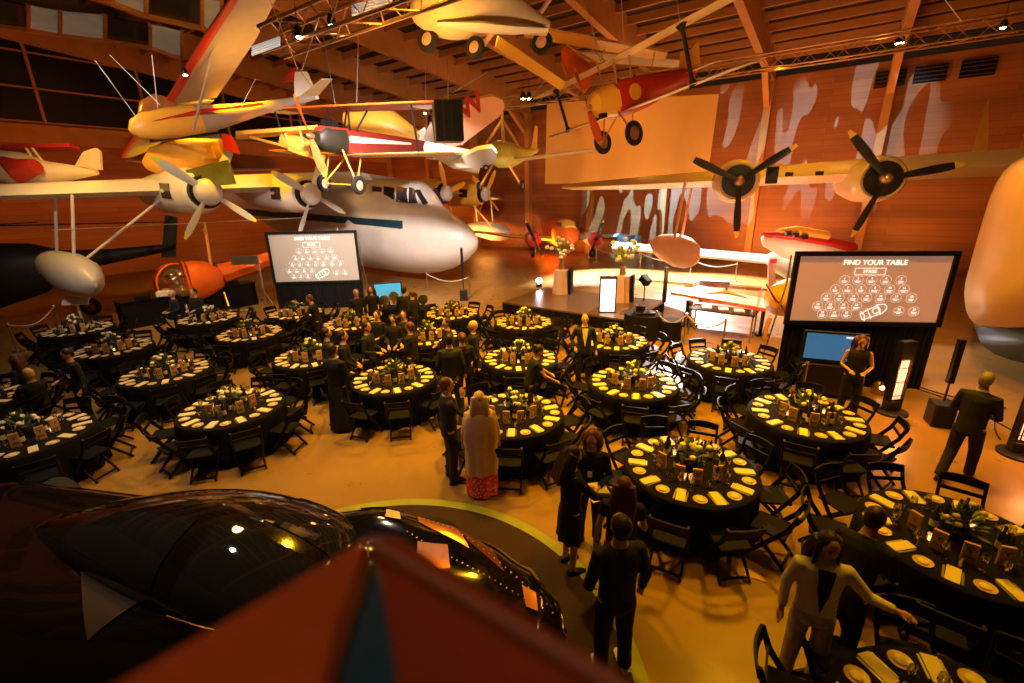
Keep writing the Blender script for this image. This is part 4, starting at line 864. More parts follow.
for a in ((185,74,14,'small warm lamp glowing above the glider nose'),(299,36,9.6,'bright warm lamp slung below the upper left truss'),(332,24,9.6,'small lamp at the middle of the upper left truss'),(425,113,18.5,'small lamp glowing above the maroon biplane wing'),(523,98,15.0,'left one of two warm lamps below the truss end'),(529,98,15.0,'right one of two warm lamps below the truss end'),(897,43,17.5,'left lamp of the lit pair high on the right wall'),(902,42,17.5,'right lamp of the lit pair high on the right wall'),(1003,27,13,'dim lamp on the truss near the top right corner')): lampcan(*a)
T=thing('ceiling_light_bar','pale fluorescent light bars fixed under the upper left truss','light bar',loc=(0,0,0))
for k in range(4):
    g=MB(); q=aty(252,55-k*2.5,9.4+k*.12); q2=aty(280,45-k*2.5,9.4+k*.12); g.tube([q,q2],.018,6); g.build('tube',emis('cool_tube',(.5,.55,.6),.5),T)
T=thing('ceiling_light_bar','pale light bars fixed to the truss beside the yellow pod aircraft','light bar',loc=(0,0,0))
for k in range(4):
    g=MB(); q=aty(352,15-k*3,9.0); q2=aty(392,6-k*3,9.0); g.tube([q,q2],.018,6); g.build('tube',emis('cool_tube',(.5,.5,.5),.4),T)
for a_,b_,c_ in (((905,386),(960,400),(1024,438)),((880,372),(930,395),(990,405)),((1000,440),(985,420),(1005,408))):
    g=MB(); q0,q1,q2=[atz(*k_) for k_ in(a_,b_,c_)]; g.tube([q0.lerp(q1,t).lerp(q1.lerp(q2,t),t)+V((0,0,.012)) for t in [i/14 for i in range(15)]],.012,5)
    tag(g.build('floor_cable',MT['blackmetal']),'thin black cable lying on the floor between heater and loudspeaker at right','cable','floor cables at the right')
# big banner
q=lambda x,y: aty(x,y,27.5)
bm=MB(); tl,tr,br_,bl=q(547,103),q(719,94),q(707,181),q(545,184)
NX=40
rs=[]
for j in range(9):
    t=j/8; rs.append([ (tl.lerp(tr,i/NX)).lerp(bl.lerp(br_,i/NX),t)+V((0,.10*math.sin(i*.55)*t,0)) for i in range(NX+1)])
bm.loft(rs,caps=False,closed=False); o=bm.build('hanging_banner',mat('golden_banner_cloth',(.80,.42,.09),.8,noise=.08,scale=1),None,smooth=60); tag(o,'large plain golden cloth banner hanging before the end wall','banner')
# cables
for i,(a,b,c,d,Y) in enumerate(((270,0,298,70,9.5),(300,70,318,95,12),(325,0,302,70,10),(95,60,140,122,12),(110,55,160,105,12.5),(152,55,158,110,13),(488,72,444,98,13),(553,72,520,110,14),(240,110,256,78,13),(592,30,600,60,13),(945,0,962,22,13))):
    g=MB(); g.tube([aty(a,b,Y),aty(c,d,Y)],.009,5); o=g.build('suspension_cable',MT['yellow'] if i in(0,) else MT['steel']); tag(o,'thin aircraft suspension cable running up to the roof','cable','suspension cables under the roof')
# ================================================================ BLACK CAR
car_m=mat('glossy_black_bodywork',(.006,.005,.005),.12,noise=.2,scale=3,coat=1.0)
cop=mat('copper_lit_recess',(.75,.30,.15),.25,.55,noise=.25,scale=9)  # orange-lit recesses and copper reflections put into the base colour
NO=V((.46,3.30,0)); HD=R_(-13)
T=thing('display_car','glossy black streamlined sports car on the round platform, lower left','car',loc=NO,rz=HD)
# local: nose at x=0, body towards -x, +y far side
def prof(t,tab):
    for (a,va),(b,vb) in zip(tab,tab[1:]):
        if a<=t<=b:
            k=(t-a)/(b-a); k=k*k*(3-2*k); return va+(vb-va)*k
    return tab[-1][1]
wid=[(0,.12),(.15,.42),(.5,.78),(1.0,1.0),(1.6,1.14),(2.4,1.22),(3.4,1.10),(4.6,1.0),(5.6,.90),(7.2,.82),(8.6,.8),(9.2,.5)]
top=[(0,.34),(.3,.50),(1.0,.60),(2.4,.66),(4.0,.72),(5.6,.68),(7.6,.66),(9.2,.5)]
fen=[(0,0),(.6,.06),(1.5,.18),(2.3,.22),(3.2,.06),(4.2,.03),(5.8,.06),(6.8,.08),(8.0,.08),(9.2,0)]
nw=lambda s_:1+.75*max(0,min(1,(s_-3.0)/2.5))
def carz(x,y):
    s_=-x; w_=prof(s_,wid); h=prof(s_,top); f=prof(s_,fen); u=min(1,abs(y)/w_/(nw(s_) if y<0 else 1))
    return h+f*math.exp(-((u-.68)/.24)**2)-(h-.42)*(u**6)*.9-.05*u*u
nw=lambda s_:1+.75*max(0,min(1,(s_-3.0)/2.5))
g=MB(); rings=[]; NY=36
for i in range(81):
    s_=9.2*i/80; s_=max(s_,.001); w_=prof(s_,wid); r=[]
    for j in range(NY+1):
        a=-1+2*j/NY; y=w_*math.sin(a*PI/2); r.append(V((-s_,y,carz(-s_,y*(nw(s_) if y<0 else 1)))))
    r=[V((p.x,p.y*(nw(s_) if p.y<0 else 1),p.z)) for p in r]; r+= [V((-s_,w_*.98,.22)),V((-s_,w_*.9,.14)),V((-s_,-w_*.9*nw(s_),.14)),V((-s_,-w_*.98*nw(s_),.22))]
    rings.append(r)
g.loft(rings); g.build('body',car_m,T,smooth=60)
# canopy bubble with windscreen
def canz(s_,y):
    t=(s_-2.35)/(4.3)
    if t<0 or t>1: return None
    h=1.18*(math.sin(PI*min(1,t*1.0)**.62))**.75; 
    return h
g=MB(); rings=[]
for i in range(41):
    t=i/40; s_=2.35+4.3*t; hw=1.0*math.sin(PI*max(.0005,t)**.55)**.55*(.93-.3*t); hh=.58*max(0,math.sin(PI*max(.0005,t)**.75))**.8; r=[]
    for j in range(25):
        a=PI*j/24; y=hw*math.cos(a); z=prof(s_,top)-.06+hh*math.sin(a)**.85*1.0
        r.append(V((-s_,y,z)))
    r.append(V((-s_,0,prof(s_,top)-.25))); rings.append(r)
g.loft(rings); can=g.build('canopy_roof',car_m,T,smooth=60)
def canpt(t,aj,o=.012):
    s_=2.35+4.3*t; hw=1.0*math.sin(PI*max(.0005,t)**.55)**.55*(.93-.3*t); hh=.58*max(0,math.sin(PI*max(.0005,t)**.75))**.8; a=R_(aj)
    return V((-s_,(hw+o)*math.cos(a),prof(s_,top)-.06+(hh+o)*math.sin(a)**.85))
def canpatch(t0,t1,a0,a1,name,m,n=10,o=.012):
    g=MB(); rs=[[canpt(t0+(t1-t0)*i/n,a0+(a1-a0)*j/n,o) for j in range(n+1)] for i in range(n+1)]
    g.loft(rs,caps=False,closed=False); return g.build(name,m,T,smooth=60)
gl=mat('black_glazing',(.010,.012,.018),.04,coat=1)
canpatch(.03,.22,20,85,'side_window',gl); canpatch(.04,.30,97,165,'windscreen',gl); canpatch(.36,.75,100,160,'roof_window',gl)
g=MB(); pts=[canpt(t,172,.03) for t in (.30,.2,.12,.06,.02)]+[canpt(.004,a,.03) for a in(150,120,90,60,30)]+[canpt(t,8,.03) for t in(.02,.08,.15,.25)]
g.tube(pts,.010,6); g.build('windscreen_trim',mat('thin_metal_trim',(.5,.28,.15),.25,.9),T)
# headlamp recesses, small details on top surface
def onb(x,y,o=.012): return V((x,y,carz(x,y)+o))
def bpatch(pts,name,m,o=.012,n=8):
    (a,b,c,d)=pts; g=MB()
    rs=[]
    for i in range(n+1):
        t=i/n; rs.append([onb(*( (1-t)*((1-s_/n)*a[k]+s_/n*b[k])+t*((1-s_/n)*d[k]+s_/n*c[k]) for k in(0,1)),o) for s_ in range(n+1)])
    g.loft(rs,caps=False,closed=False); return g.build(name,m,T,smooth=60)
def tolocal(px,py,z):
    p=atz(px,py,z)-NO; c,s_=math.cos(-HD),math.sin(-HD); return (p.x*c-p.y*s_,p.x*s_+p.y*c)
def L4(pxs,z): return [tolocal(x,y,z) for x,y in pxs]
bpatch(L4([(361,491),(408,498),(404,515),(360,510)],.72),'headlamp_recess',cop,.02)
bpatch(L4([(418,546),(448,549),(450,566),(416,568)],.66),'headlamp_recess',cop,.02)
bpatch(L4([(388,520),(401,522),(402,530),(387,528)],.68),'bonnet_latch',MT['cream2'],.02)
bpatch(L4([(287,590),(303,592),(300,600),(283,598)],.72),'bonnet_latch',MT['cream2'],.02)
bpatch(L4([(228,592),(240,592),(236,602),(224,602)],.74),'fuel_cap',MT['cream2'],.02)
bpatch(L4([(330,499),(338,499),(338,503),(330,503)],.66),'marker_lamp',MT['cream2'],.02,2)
bpatch(L4([(415,512),(455,532),(470,556),(420,536)],.60),'nose_panel_reflection',cop,.015)  # copper reflection on the nose, put into the panel colour
bpatch(L4([(455,532),(495,560),(505,575),(468,552)],.56),'nose_panel_reflection',mat('brown_nose_reflection',(.30,.10,.05),.15,.5,noise=.3,scale=8),.015)  # browner part of the same reflection, also painted in
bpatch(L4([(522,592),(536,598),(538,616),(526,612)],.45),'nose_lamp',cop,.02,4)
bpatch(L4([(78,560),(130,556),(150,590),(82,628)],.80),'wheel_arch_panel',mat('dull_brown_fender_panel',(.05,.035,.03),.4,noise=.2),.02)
g=MB()
for i in range(26):
    t=i/25; q=V((-1.9+1.75*t,.95-.5*t-.25*t*t,0)); p=onb(q.x,q.y,.012); g.ell(p,(.010,.010,.006),6,4)
    q=V((-1.9+1.65*t,.62-.45*t,0)); p=onb(q.x,q.y,.012); g.ell(p,(.010,.010,.006),6,4)
o=g.build('nose_rivets',MT['brass'],T); o['kind']='stuff'
for k in range(4):
    g=MB(); x,y=tolocal(368,545+k*2.3,.7); g.box((x,y,carz(x,y)+.01),(.02,.14,.02),.5); g.build('vent_slot',MT['steel'],T,smooth=0)
for x,y in((-1.7,1.0),(-1.7,-1.0),(-7.4,.72),(-7.4,-.72)):
    g=MB(); g.lathe([(.15,-.14),(.30,-.14),(.34,-.08),(.34,.08),(.30,.14),(.15,.14)],(x,y*.93,.35),24,(0,1,0)); g.build('wheel',MT['rubber'],T)
# ================================================================ TABLES AND CHAIRS
def chair_parts():
    P_=[]
    m=MT['chair']
    # origin on floor at seat centre; faces +y
    for sx in(-1,1):
        g=MB(); g.tube([(sx*.215,-.30,.84),(sx*.215,-.22,.62),(sx*.21,.22,.01)],[.018,.02,.018],6,flat=1.6); P_.append(('leg',g,m))
    for sx in(-1,1):
        g=MB(); g.tube([(sx*.185,.16,.45),(sx*.185,-.26,.01)],[.018,.016],6,flat=1.5); P_.append(('leg',g,m))
    g=MB(); g.box((0,-.01,.45),(.40,.40,.035),bev=.014); P_.append(('seat',g,MT['chairseat']))
    g=MB(); rs=[]
    for i in range(9):
        t=i/8; x=-.225+.45*t; y=-.285-.035*math.sin(PI*t); z0=.735; z1=.83+.015*math.sin(PI*t)
        rs.append([V((x,y-.014,z0)),V((x,y+.014,z0)),V((x,y+.010-.02,z1)),V((x,y-.016-.02,z1))])
    g.loft(rs); P_.append(('back_rail',g,m))
    g=MB(); g.bar((-.21,-.235,.66),(.21,-.235,.66),.018,.05); P_.append(('back_slat',g,m))
    g=MB(); g.bar((-.21,.18,.08),(.21,.18,.08),.022,.03); P_.append(('stretcher',g,m))
    g=MB(); g.bar((-.185,-.22,.06),(.185,-.22,.06),.022,.03); P_.append(('stretcher',g,m))
    return P_
CP=chair_parts(); CPM=[(n_,g.mesh(n_,m)) for n_,g,m in CP]
allc=MB(); 
for n_,g,m in CP: allc.add(g)
CALL=allc.mesh('folding_chair',MT['chair'])
def add_chair(p,rz,label,full,grp):
    if full:
        t=thing('folding_chair',label,'chair',loc=p,rz=rz,group=grp)
        for n_,me in CPM:
            o=bpy.data.objects.new(n_,me); C.objects.link(o); o.parent=t
        return t
    o=bpy.data.objects.new('folding_chair',CALL); C.objects.link(o); o.location=p; o.rotation_euler[2]=rz; return tag(o,label,'chair',grp)
def cloth_mesh(seed):
    g=MB(); N=72; R0=.90; rg=random.Random(seed); ph=rg.random()*6
    def rr(r,z,a): return [V(((r+a*math.sin(16*t+ph)+a*.5*math.sin(9*t+ph))*math.cos(t),(r+a*math.sin(16*t+ph)+a*.5*math.sin(9*t+ph))*math.sin(t),z)) for t in [2*PI*k/N for k in range(N)]]
    g.loft([rr(.91,.015,.035),rr(.905,.35,.025),rr(.90,.62,.012),rr(.90,.735,0),rr(.885,.755,0),rr(.80,.76,0)]); return g
CLM=[cloth_mesh(i).mesh('tablecloth',MT['black'],60) for i in range(3)]
g=MB(); g.lathe([(.80,.70),(.86,.705),(.86,.735),(.80,.74)],(0,0,0),40); TOPM=g.mesh('tabletop',MT['glulam'])
# small items
def gm(name,mats,fn,sm=35):
    g=MB(); fn(g); return g.mesh(name,mats,sm)
GL=gm('wine_glass',MT['glass'],lambda g:g.lathe([(.034,0),(.034,.003),(.005,.008),(.004,.085),(.022,.10),(.038,.135),(.036,.17),(.030,.205),(.028,.205),(.034,.165),(.035,.138),(.02,.105)],(0,0,0),12,caps=False))
TM_=gm('tumbler',MT['glass'],lambda g:g.lathe([(.03,0),(.034,.10),(.031,.10),(.028,.01)],(0,0,0),12))
PLM=gm('side_plate',[MT['china'],MT['cream']],lambda g:(g.lathe([(.05,0),(.085,.012),(.088,.016),(.08,.014),(.05,.005),(.01,.004)],(0,0,0),24),g.lathe([(.046,.005),(.046,.02),(.03,.028)],(0,0,0),16,m=1)))
PLS=gm('side_plate',[MT['china'],MT['cream']],lambda g:(g.lathe([(.05,0),(.088,.014),(.05,.006)],(0,0,0),14),))
MNM=gm('menu_card',MT['cream'],lambda g:g.box((0,0,.006),(.115,.26,.012)),0)
SGM=gm('table_sign',[MT['kraft'],MT['ink']],lambda g:(g.box((0,0,.115),(.12,.03,.23)),g.box((0,-.0165,.145),(.012,.003,.03),m=1),g.box((-.02,-.0165,.168),(.03,.003,.008),Mx=Euler((0,.6,0)).to_matrix(),m=1),g.box((.02,-.0165,.168),(.03,.003,.008),Mx=Euler((0,-.6,0)).to_matrix(),m=1),g.box((0,-.0165,.06),(.07,.003,.006),m=1),g.box((0,-.0165,.075),(.08,.003,.006),m=1)),0)
BTM=gm('wine_bottle',[MT['wine'],MT['label']],lambda g:(g.lathe([(.036,0),(.037,.01),(.037,.19),(.03,.215),(.014,.24),(.0135,.30),(.015,.30),(.015,.31)],(0,0,0),12),g.lathe([(.0375,.05),(.0375,.13)],(0,0,0),12,m=1)))
CDM=gm('candle_holder',[MT['glass'],emis('candle_glow',(1,.55,.2),4)],lambda g:(g.lathe([(.03,0),(.035,.09),(.032,.09),(.027,.01)],(0,0,0),10),g.lathe([(.02,.01),(.02,.05),(.004,.06)],(0,0,0),8,m=1)))
KNM=gm('knife',MT['steel'],lambda g:g.box((0,0,.003),(.018,.22,.005)),0)
VSM=gm('vase',MT['wine'],lambda g:g.lathe([(.06,0),(.08,.04),(.07,.12),(.05,.15)],(0,0,0),12))
def leaves(seed):
    g=MB(); rg=random.Random(seed)
    for k in range(46):
        a=rg.random()*2*PI; e=R_(rg.uniform(-5,85)); L=rg.uniform(.12,.26); d=V((math.cos(a)*math.cos(e),math.sin(a)*math.cos(e),math.sin(e))); q=V((0,0,.14)); s_=d.cross(V((.1,0,1))).normalized()*.028
        g.slab([q+d*L*.45,q+d*L*.7+s_,q+d*L,q+d*L*.7-s_],.004)
    return g.mesh('foliage',MT['leaf'],0)
LVM=[leaves(i) for i in range(3)]
BLW=gm('blossom',MT['petal'],lambda g:g.ell((0,0,0),(.035,.035,.028),8,6)); BLY=gm('blossom',MT['yellowpetal'],lambda g:g.ell((0,0,0),(.028,.028,.022),8,6))
def inst(me,name,loc,rz=0,parent=None,label=None,cat=None,grp=None):
    o=bpy.data.objects.new(name,me); C.objects.link(o); o.location=loc; o.rotation_euler[2]=rz
    if parent: o.parent=parent
    if label: tag(o,label,cat,grp)
    return o
# (px,py,descriptor,flower kind,seat0)
TB=[
 (78,329,'table before the far left rope barrier','w'),
 (113,348,'second table from the far left rope barrier','w'),
 (166,372,'third table from the far left rope barrier','w'),
 (26,436,'near left table beside the black car','w'),
 (-34,402,'left edge table where two women sit','w'),
 (208,318,'table closest to the bar counter','w'),
 (250,333,'table in front of the bar counter right end','y'),
 (232,407,'table alone on the left above the car roof','w'),
 (296,313,'table below the left screen','y'),
 (312,356,'table left of the standing group in black','w'),
 (352,323,'table behind the standing group in black','y'),
 (394,378,'table nearest the standing group in black','y'),
 (427,336,'table right of the standing group','y'),
 (452,313,'table before the flying boat nose','y'),
 (524,322,'table at the left end of the stage','w'),
 (520,358,'table with a waitress leaning over it','w'),
 (513,413,'table beside the couple','w'),
 (614,340,'table below the lectern','w'),
 (633,382,'table behind the suited man, centre right','w'),
 (690,467,'table right of the two long-haired women','w'),
 (729,360,'table in front of the glass case','y'),
 (806,415,'table in front of the blue monitor','w'),
 (957,538,'large right table beyond the woman in cream','y'),
 (985,770,'table in the bottom right corner','y'),
]
seatn=['nearest','near right','lower right','upper right','far right','farthest','far left','upper left','lower left','near left']
ngl=0; stuffg=MB()
TBL=[]
order=sorted(range(len(TB)),key=lambda i:-TB[i][1])
for i in order:
    px,py,desc,fk=TB[i]
    c=atz(px,py,.76); c.z=0
    rg=random.Random(i*13+5); D=c.length; near=D<11.5; TBL.append(c)
    desc_=desc
    t=thing('banquet_table','round black-clothed banquet table, '+desc,'table',loc=c,group='round banquet tables')
    inst(TOPM,'tabletop',(0,0,0),0,t); inst(CLM[i%3],'tablecloth',(0,0,0),rg.random()*6,t)
    base=math.atan2(-c.y,-c.x)      # towards camera
    off=rg.uniform(-.12,.12)+.0
    for k in range(10):
        a=base+off+2*PI*k/10   # counter-clockwise seen from above; camera side first
        if fk!='x':
            r=1.04+rg.uniform(-.04,.09); cp=c+V((math.cos(a)*r,math.sin(a)*r,0)); 
            if i==4 and k in(1,2,3): r=1.2
            rz=a+PI/2+rg.uniform(-.16,.16)
            add_chair(cp,rz,'black folding chair, %s seat, %s'%(seatn[k],desc),near,'folding chairs around the tables')
        a2=a+.02
        p=c+V((math.cos(a2)*.71,math.sin(a2)*.71,.76))
        inst(MNM,'menu_card',p,a2+PI/2+rg.uniform(-.12,.12),None,'cream menu card, %s seat, %s'%(seatn[k],desc),'menu card','menu cards at the place settings')
        a3=a+2*PI/20+.02; p=c+V((math.cos(a3)*.74,math.sin(a3)*.74,.76))
        inst(PLM if near else PLS,'side_plate',p,0,None,'cream side plate, %s seat, %s'%(seatn[k],desc),'plate','side plates at the place settings')
        if D<9.5:
            for dd in(.085,-.085): 
                inst(KNM,'knife',c+V((math.cos(a2+dd*1.2)*.72,math.sin(a2+dd*1.2)*.72,.76)),a2+PI/2,None,'steel table knife, %s'%desc,'knife','cutlery on the '+desc)
    # centre items
    ng=12 if near else 11
    for k in range(20):
        a=off+2*PI*(k+.5)/20+rg.uniform(-.08,.08); r=rg.uniform(.46,.56); q=c+V((math.cos(a)*r,math.sin(a)*r,.76))
        if ngl<296 and (k%2==0 or D<8): inst(GL if k%3 else TM_,'drinking_glass',q,0,None,'clear drinking glass on the '+desc,'glass','glasses on the '+desc); ngl+=1
        else: pass
    for k in range(4):
        a=base+R_(-62+41*k)+rg.uniform(-.1,.1); q=c+V((math.cos(a)*.40,math.sin(a)*.40,.76))
        inst(SGM,'table_sign',q,base+PI/2+R_(-25+18*k),None,'upright brown card standing on the '+desc,'table card','upright cards on the '+desc)
    for k in range(9):
        a=rg.random()*6.28; r=rg.uniform(.2,.42); q=c+V((math.cos(a)*r,math.sin(a)*r,.76)); inst(BTM,'wine_bottle',q,rg.random()*6,None,'dark wine bottle on the '+desc,'bottle','wine bottles on the '+desc)
    for k in range(3):
        a=rg.random()*6.28; q=c+V((math.cos(a)*.33,math.sin(a)*.33,.76)); inst(CDM,'candle_holder',q,0,None,'small lit candle glass on the '+desc,'candle','candles on the '+desc)
    f=thing('flower_centrepiece','%s flower centrepiece on the %s'%('white and green' if fk=='w' else 'yellow-green leafy',desc),'centrepiece',loc=c+V((0,0,.76)),rz=rg.random()*6,group='flower centrepieces')
    f.scale=(1.25,)*3
    inst(VSM,'vase',(0,0,0),0,f); inst(LVM[i%3],'foliage',(0,0,0),0,f)
    for k in range(10):
        a=rg.random()*6.28; e=rg.uniform(.3,1.5); L=rg.uniform(.14,.22); inst(BLW if fk=='w' else BLY,'blossom',(math.cos(a)*math.cos(e)*L,math.sin(a)*math.cos(e)*L,.14+math.sin(e)*L),0,f)
# ================================================================ PEOPLE
def remesh(o,v,sm=0):
    m=o.modifiers.new('remesh','REMESH'); m.mode='VOXEL'; m.voxel_size=v; m.use_smooth_shade=True
    if sm: s=o.modifiers.new('smooth','SMOOTH'); s.factor=.6; s.iterations=sm
def person(label,p,rz,H=1.72,top='black',bottom='trousers',hair='short',hc='hairdark',arms=('down','down'),lean=0.,turn=0.,nod=0.,tm='blackc',bm_='blackc',detail=False,stance='stand',sleeve='long',extra=None,shoes='blackmetal',wide=1.,grp=None,dz=0.):
    S=H/1.75; T=thing('person',label,'person',loc=V((p.x,p.y,dz)),rz=rz,group=grp)
    T.scale=(S,)*3
    sit=stance=='sit'
    hipz=.52 if sit else .93
    Lr=Matrix.Rotation(-lean,3,'X'); hip=V((0,0,hipz)); off=V((0,0,hipz-.93))
    U=lambda v: Lr@(V(v)+off-hip)+hip
    def rings(tab,g,n=20):
        g.loft([[U((rx*math.cos(2*PI*k/n),cy+ry*math.sin(2*PI*k/n),z)) for k in range(n)] for z,rx,ry,cy in tab])
    # arm targets, local to an upright body
    AR={'down':((.25,-.03,1.13),(.27,.06,.88)),'front':((.25,.02,1.13),(.12,.27,1.08)),'low':((.24,.03,1.13),(.10,.24,.96)),'reach':((.24,.20,1.20),(.20,.46,1.12)),'mouth':((.27,.17,1.22),(.13,.20,1.49)),'point':((.36,.02,1.21),(.55,.10,1.20)),'pocket':((.29,-.06,1.15),(.22,.08,.98)),'back':((.25,-.14,1.16),(.24,-.12,.92))}
    JA=[]
    for sx,k in zip((1,-1),arms):
        e,w_=AR[k]; JA.append((V((sx*.175,0,1.405)),V((sx*e[0],e[1],e[2])),V((sx*w_[0],w_[1],w_[2]))))
    # legs
    if sit: LG=[[V((sx*.09,0,.50)),V((sx*.12,.42,.50)),V((sx*.12,.44,.10))] for sx in(1,-1)]
    elif stance=='walk': LG=[[V((.09,0,.90)),V((.10,.16,.50)),V((.10,.22,.09))],[V((-.09,0,.90)),V((-.10,-.06,.49)),V((-.10,-.28,.12))]]
    else: LG=[[V((sx*.09,0,.90)),V((sx*.11,.02,.50)),V((sx*.12,-.01,.09))] for sx in(1,-1)]
    g=MB()
    rings([(.86,.13,.10,0),(.93,.155,.11,0),(1.05,.13,.095,0),(1.2,.14,.10,0),(1.33,.16,.105,0),(1.42,.15,.085,0),(1.47,.07,.065,0),(1.56,.052,.055,.01)],g)
    HC=V((0,.015,1.635)); HQ=Lr@Matrix.Rotation(turn,3,'Z')@Matrix.Rotation(-nod,3,'X'); hc_w=U(HC)
    def HP(v): return HQ@V(v)+hc_w
    def hell(g,c,r,n=14,k=10): g.ell(HP(c),r,n,k,Q=HQ)
    hell(g,(0,0,.01),(.077,.096,.115)); hell(g,(0,.035,-.055),(.052,.05,.052)); g.tube([HP((0,.088,.03)),HP((0,.112,-.018)),HP((0,.10,-.03))],[.008,.014,.010],6)
    for sx in(-1,1): hell(g,(sx*.077,-.005,-.0),(.010,.020,.030),8,6)
    hell(g,(0,.085,-.058),(.022,.012,.008),8,6)
    for (s_,e,w_),sx in zip(JA,(1,-1)):
        g.tube([U(s_+V((-sx*.03,0,0))),U(s_),U(e),U(w_)],[.05,.048,.036,.026],10)
        # hand: palm and fingers
        d=(w_-e).normalized(); side=d.cross(V((0,0,1))); side=side.normalized() if side.length>.3 else V((0,1,0)); nrm=side.cross(d)
        if abs(d.z)>.8: side=V((0,1,0)); nrm=V((-sx,0,0))
        pe=w_+d*.085
        g.tube([U(w_),U(w_+d*.04),U(pe)],[.024,.034,.032],8,flat=1.0)
        for j,L in enumerate((.060,.070,.066,.052)):
            b0=pe+side*(.027-.018*j)-d*.01; b1=b0+d*L*.5+nrm*(-.004); b2=b0+d*L*.85-nrm*.018
            g.tube([U(b0),U(b1),U(b2)],[.0095,.009,.008],6)
        b0=w_+d*.03+side*.028; g.tube([U(b0),U(b0+side*.025+d*.03),U(b0+side*.028+d*.06-nrm*.01)],[.012,.0105,.009],6)
    for l in LG: g.tube([l[0]+V((0,0,.04)),l[0],l[1],l[2]],[.085,.085,.056,.036],12)
    for l in LG: g.tube([l[2]+V((0,-.04,-.03)),l[2]+V((0,.06,-.05)),l[2]+V((0,.15,-.065))],[.036,.036,.022],8)
    o=g.build('body',MT['skin'],T); remesh(o,.0075 if detail else .012,2)
    # eyes and brows
    g=MB()
    for sx in(-1,1): g.ell(HP((sx*.030,.086,.012)),(.011,.008,.006),8,6,Q=HQ); g.tube([HP((sx*.014,.096,.033)),HP((sx*.032,.094,.038)),HP((sx*.047,.082,.032))],.0035,5)
    g.build('eyes_and_brows',MT['hairdark'],T)
    g=MB(); g.ell(HP((0,.094,-.060)),(.022,.008,.006),8,6,Q=HQ); g.build('lips',mat_lips,T)
    # clothing
    W=wide
    TM__=MT[tm]; g=MB()
    jac=top in('suit','blazer')
    lo_=.80 if jac else .90
    k_=1.12*W
    rings([(lo_,.175*W,.125*W,0),(.93,.170*W,.125*W,0),(1.05,.148*k_,.108*k_,0),(1.2,.152*k_,.115*k_,0),(1.33,.170*k_,.118*k_,0),(1.41,.160*k_,.098*k_,0),(1.455,.095,.08,0),(1.475,.066,.066,0)],g)
    for (s_,e,w_) ,sx in zip(JA,(1,-1)):
        end=w_ if sleeve=='long' else (e if sleeve=='short' else s_.lerp(e,.25))
        pts=[s_+V((-sx*.05,0,-.01)),s_,s_.lerp(e,.5)] if sleeve=='short' else [s_+V((-sx*.05,0,-.01)),s_,e,w_-(w_-e)*.10]
        if sleeve=='none': pts=[s_+V((-sx*.06,0,-.01)),s_+V((0,0,.005))]
        rr={2:[.07,.06],3:[.066,.068,.062],4:[.066,.068,.052,.040]}[len(pts)]
        g.tube([U(q) for q in pts],rr,12)
    o=g.build({'suit':'jacket','blazer':'blazer','dress':'dress_top'}.get(top,'top'),TM__,T); remesh(o,.014,3)
    if jac:
        g=MB(); g.slab([U(( -.065,.105,1.44)),U((.065,.105,1.44)),U((.05,.142,1.25)),U((.0,.142,1.02)),U((-.04,.142,1.25))],.035); g.build('shirt_front',MT['shirt'] if top=='suit' else MT['blackc'],T,smooth=0)
        if top=='suit': 
            g=MB(); g.tube([U((.06*math.cos(a),.06*math.sin(a),1.485)) for a in [2*PI*i/16 for i in range(17)]],.012,6,caps=False); g.build('shirt_collar',MT['shirt'],T)
    B_=MT[bm_]
    if bottom=='trousers':
        g=MB(); 
        if not sit: g.loft([[V((rx*math.cos(2*PI*k/20),ry*math.sin(2*PI*k/20),z)) for k in range(20)] for z,rx,ry in((.98,.15,.115),(.93,.172,.128),(.86,.175,.13),(.80,.15,.12))])
        else: g.ell((0,.02,.54),(.19,.17,.12))
        for l in LG: g.tube([l[0]+V((0,0,-.02)),l[1],l[1].lerp(l[2],.6),l[2]+V((0,0,-.01))],[.098,.078,.068,.070],12)
        o=g.build('trousers',B_,T); remesh(o,.014,3)
    else:
        hem={'skirt':.52,'longskirt':.04,'dress':.50}[bottom]; g=MB(); N=40; fl=1.0 if bottom!='longskirt' else 1.25
        def rr(z,rx,ry,a): return [V(((rx+a*math.sin(8*2*PI*k/N))*math.cos(2*PI*k/N),(ry+a*math.sin(8*2*PI*k/N))*math.sin(2*PI*k/N),z)) for k in range(N)]
        g.loft([rr(1.0,.145,.11,0),rr(.90,.18,.14,.002),rr(.75,.19,.15,.006),rr(.60*.5+hem*.5,.195*fl,.16*fl,.010),rr(hem,.20*fl,.165*fl,.014)]); g.build('skirt',B_,T,smooth=60)
    if extra=='shawl':
        g=MB(); N=40
        def rr(z,rx,ry,a,cy=-.01): return [U(((rx+a*math.sin(7*2*PI*k/N))*math.cos(2*PI*k/N),cy+(ry+a*math.sin(7*2*PI*k/N))*math.sin(2*PI*k/N),z)) for k in range(N)]
        g.loft([rr(1.49,.09,.085,0),rr(1.45,.19,.115,0),rr(1.34,.26,.15,.003),rr(1.05,.29,.17,.012),rr(.80,.245,.175,.014),rr(.55,.25,.195,.014),rr(.42,.25,.20,.016)]); g.build('shawl',MT['beige'],T,smooth=60)
    if extra=='lanyard':
        g=MB(); g.slab([U((-.03,.16,1.15)),U((.03,.16,1.15)),U((.03,.16,1.24)),U((-.03,.16,1.24))],.006); g.build('badge',MT['shirt'],T,smooth=0)
    # shoes
    SM_=MT[shoes]
    for l in LG:
        g=MB(); a=l[2]; g.tube([a+V((0,-.07,-.055)),a+V((0,-.01,-.04)),a+V((0,.08,-.052)),a+V((0,.18,-.066))],[.036,.046,.044,.026],10,flat=1.0); g.v=[V((q.x,q.y,max(q.z,.0))) for q in g.v]; g.build('shoe',SM_,T)
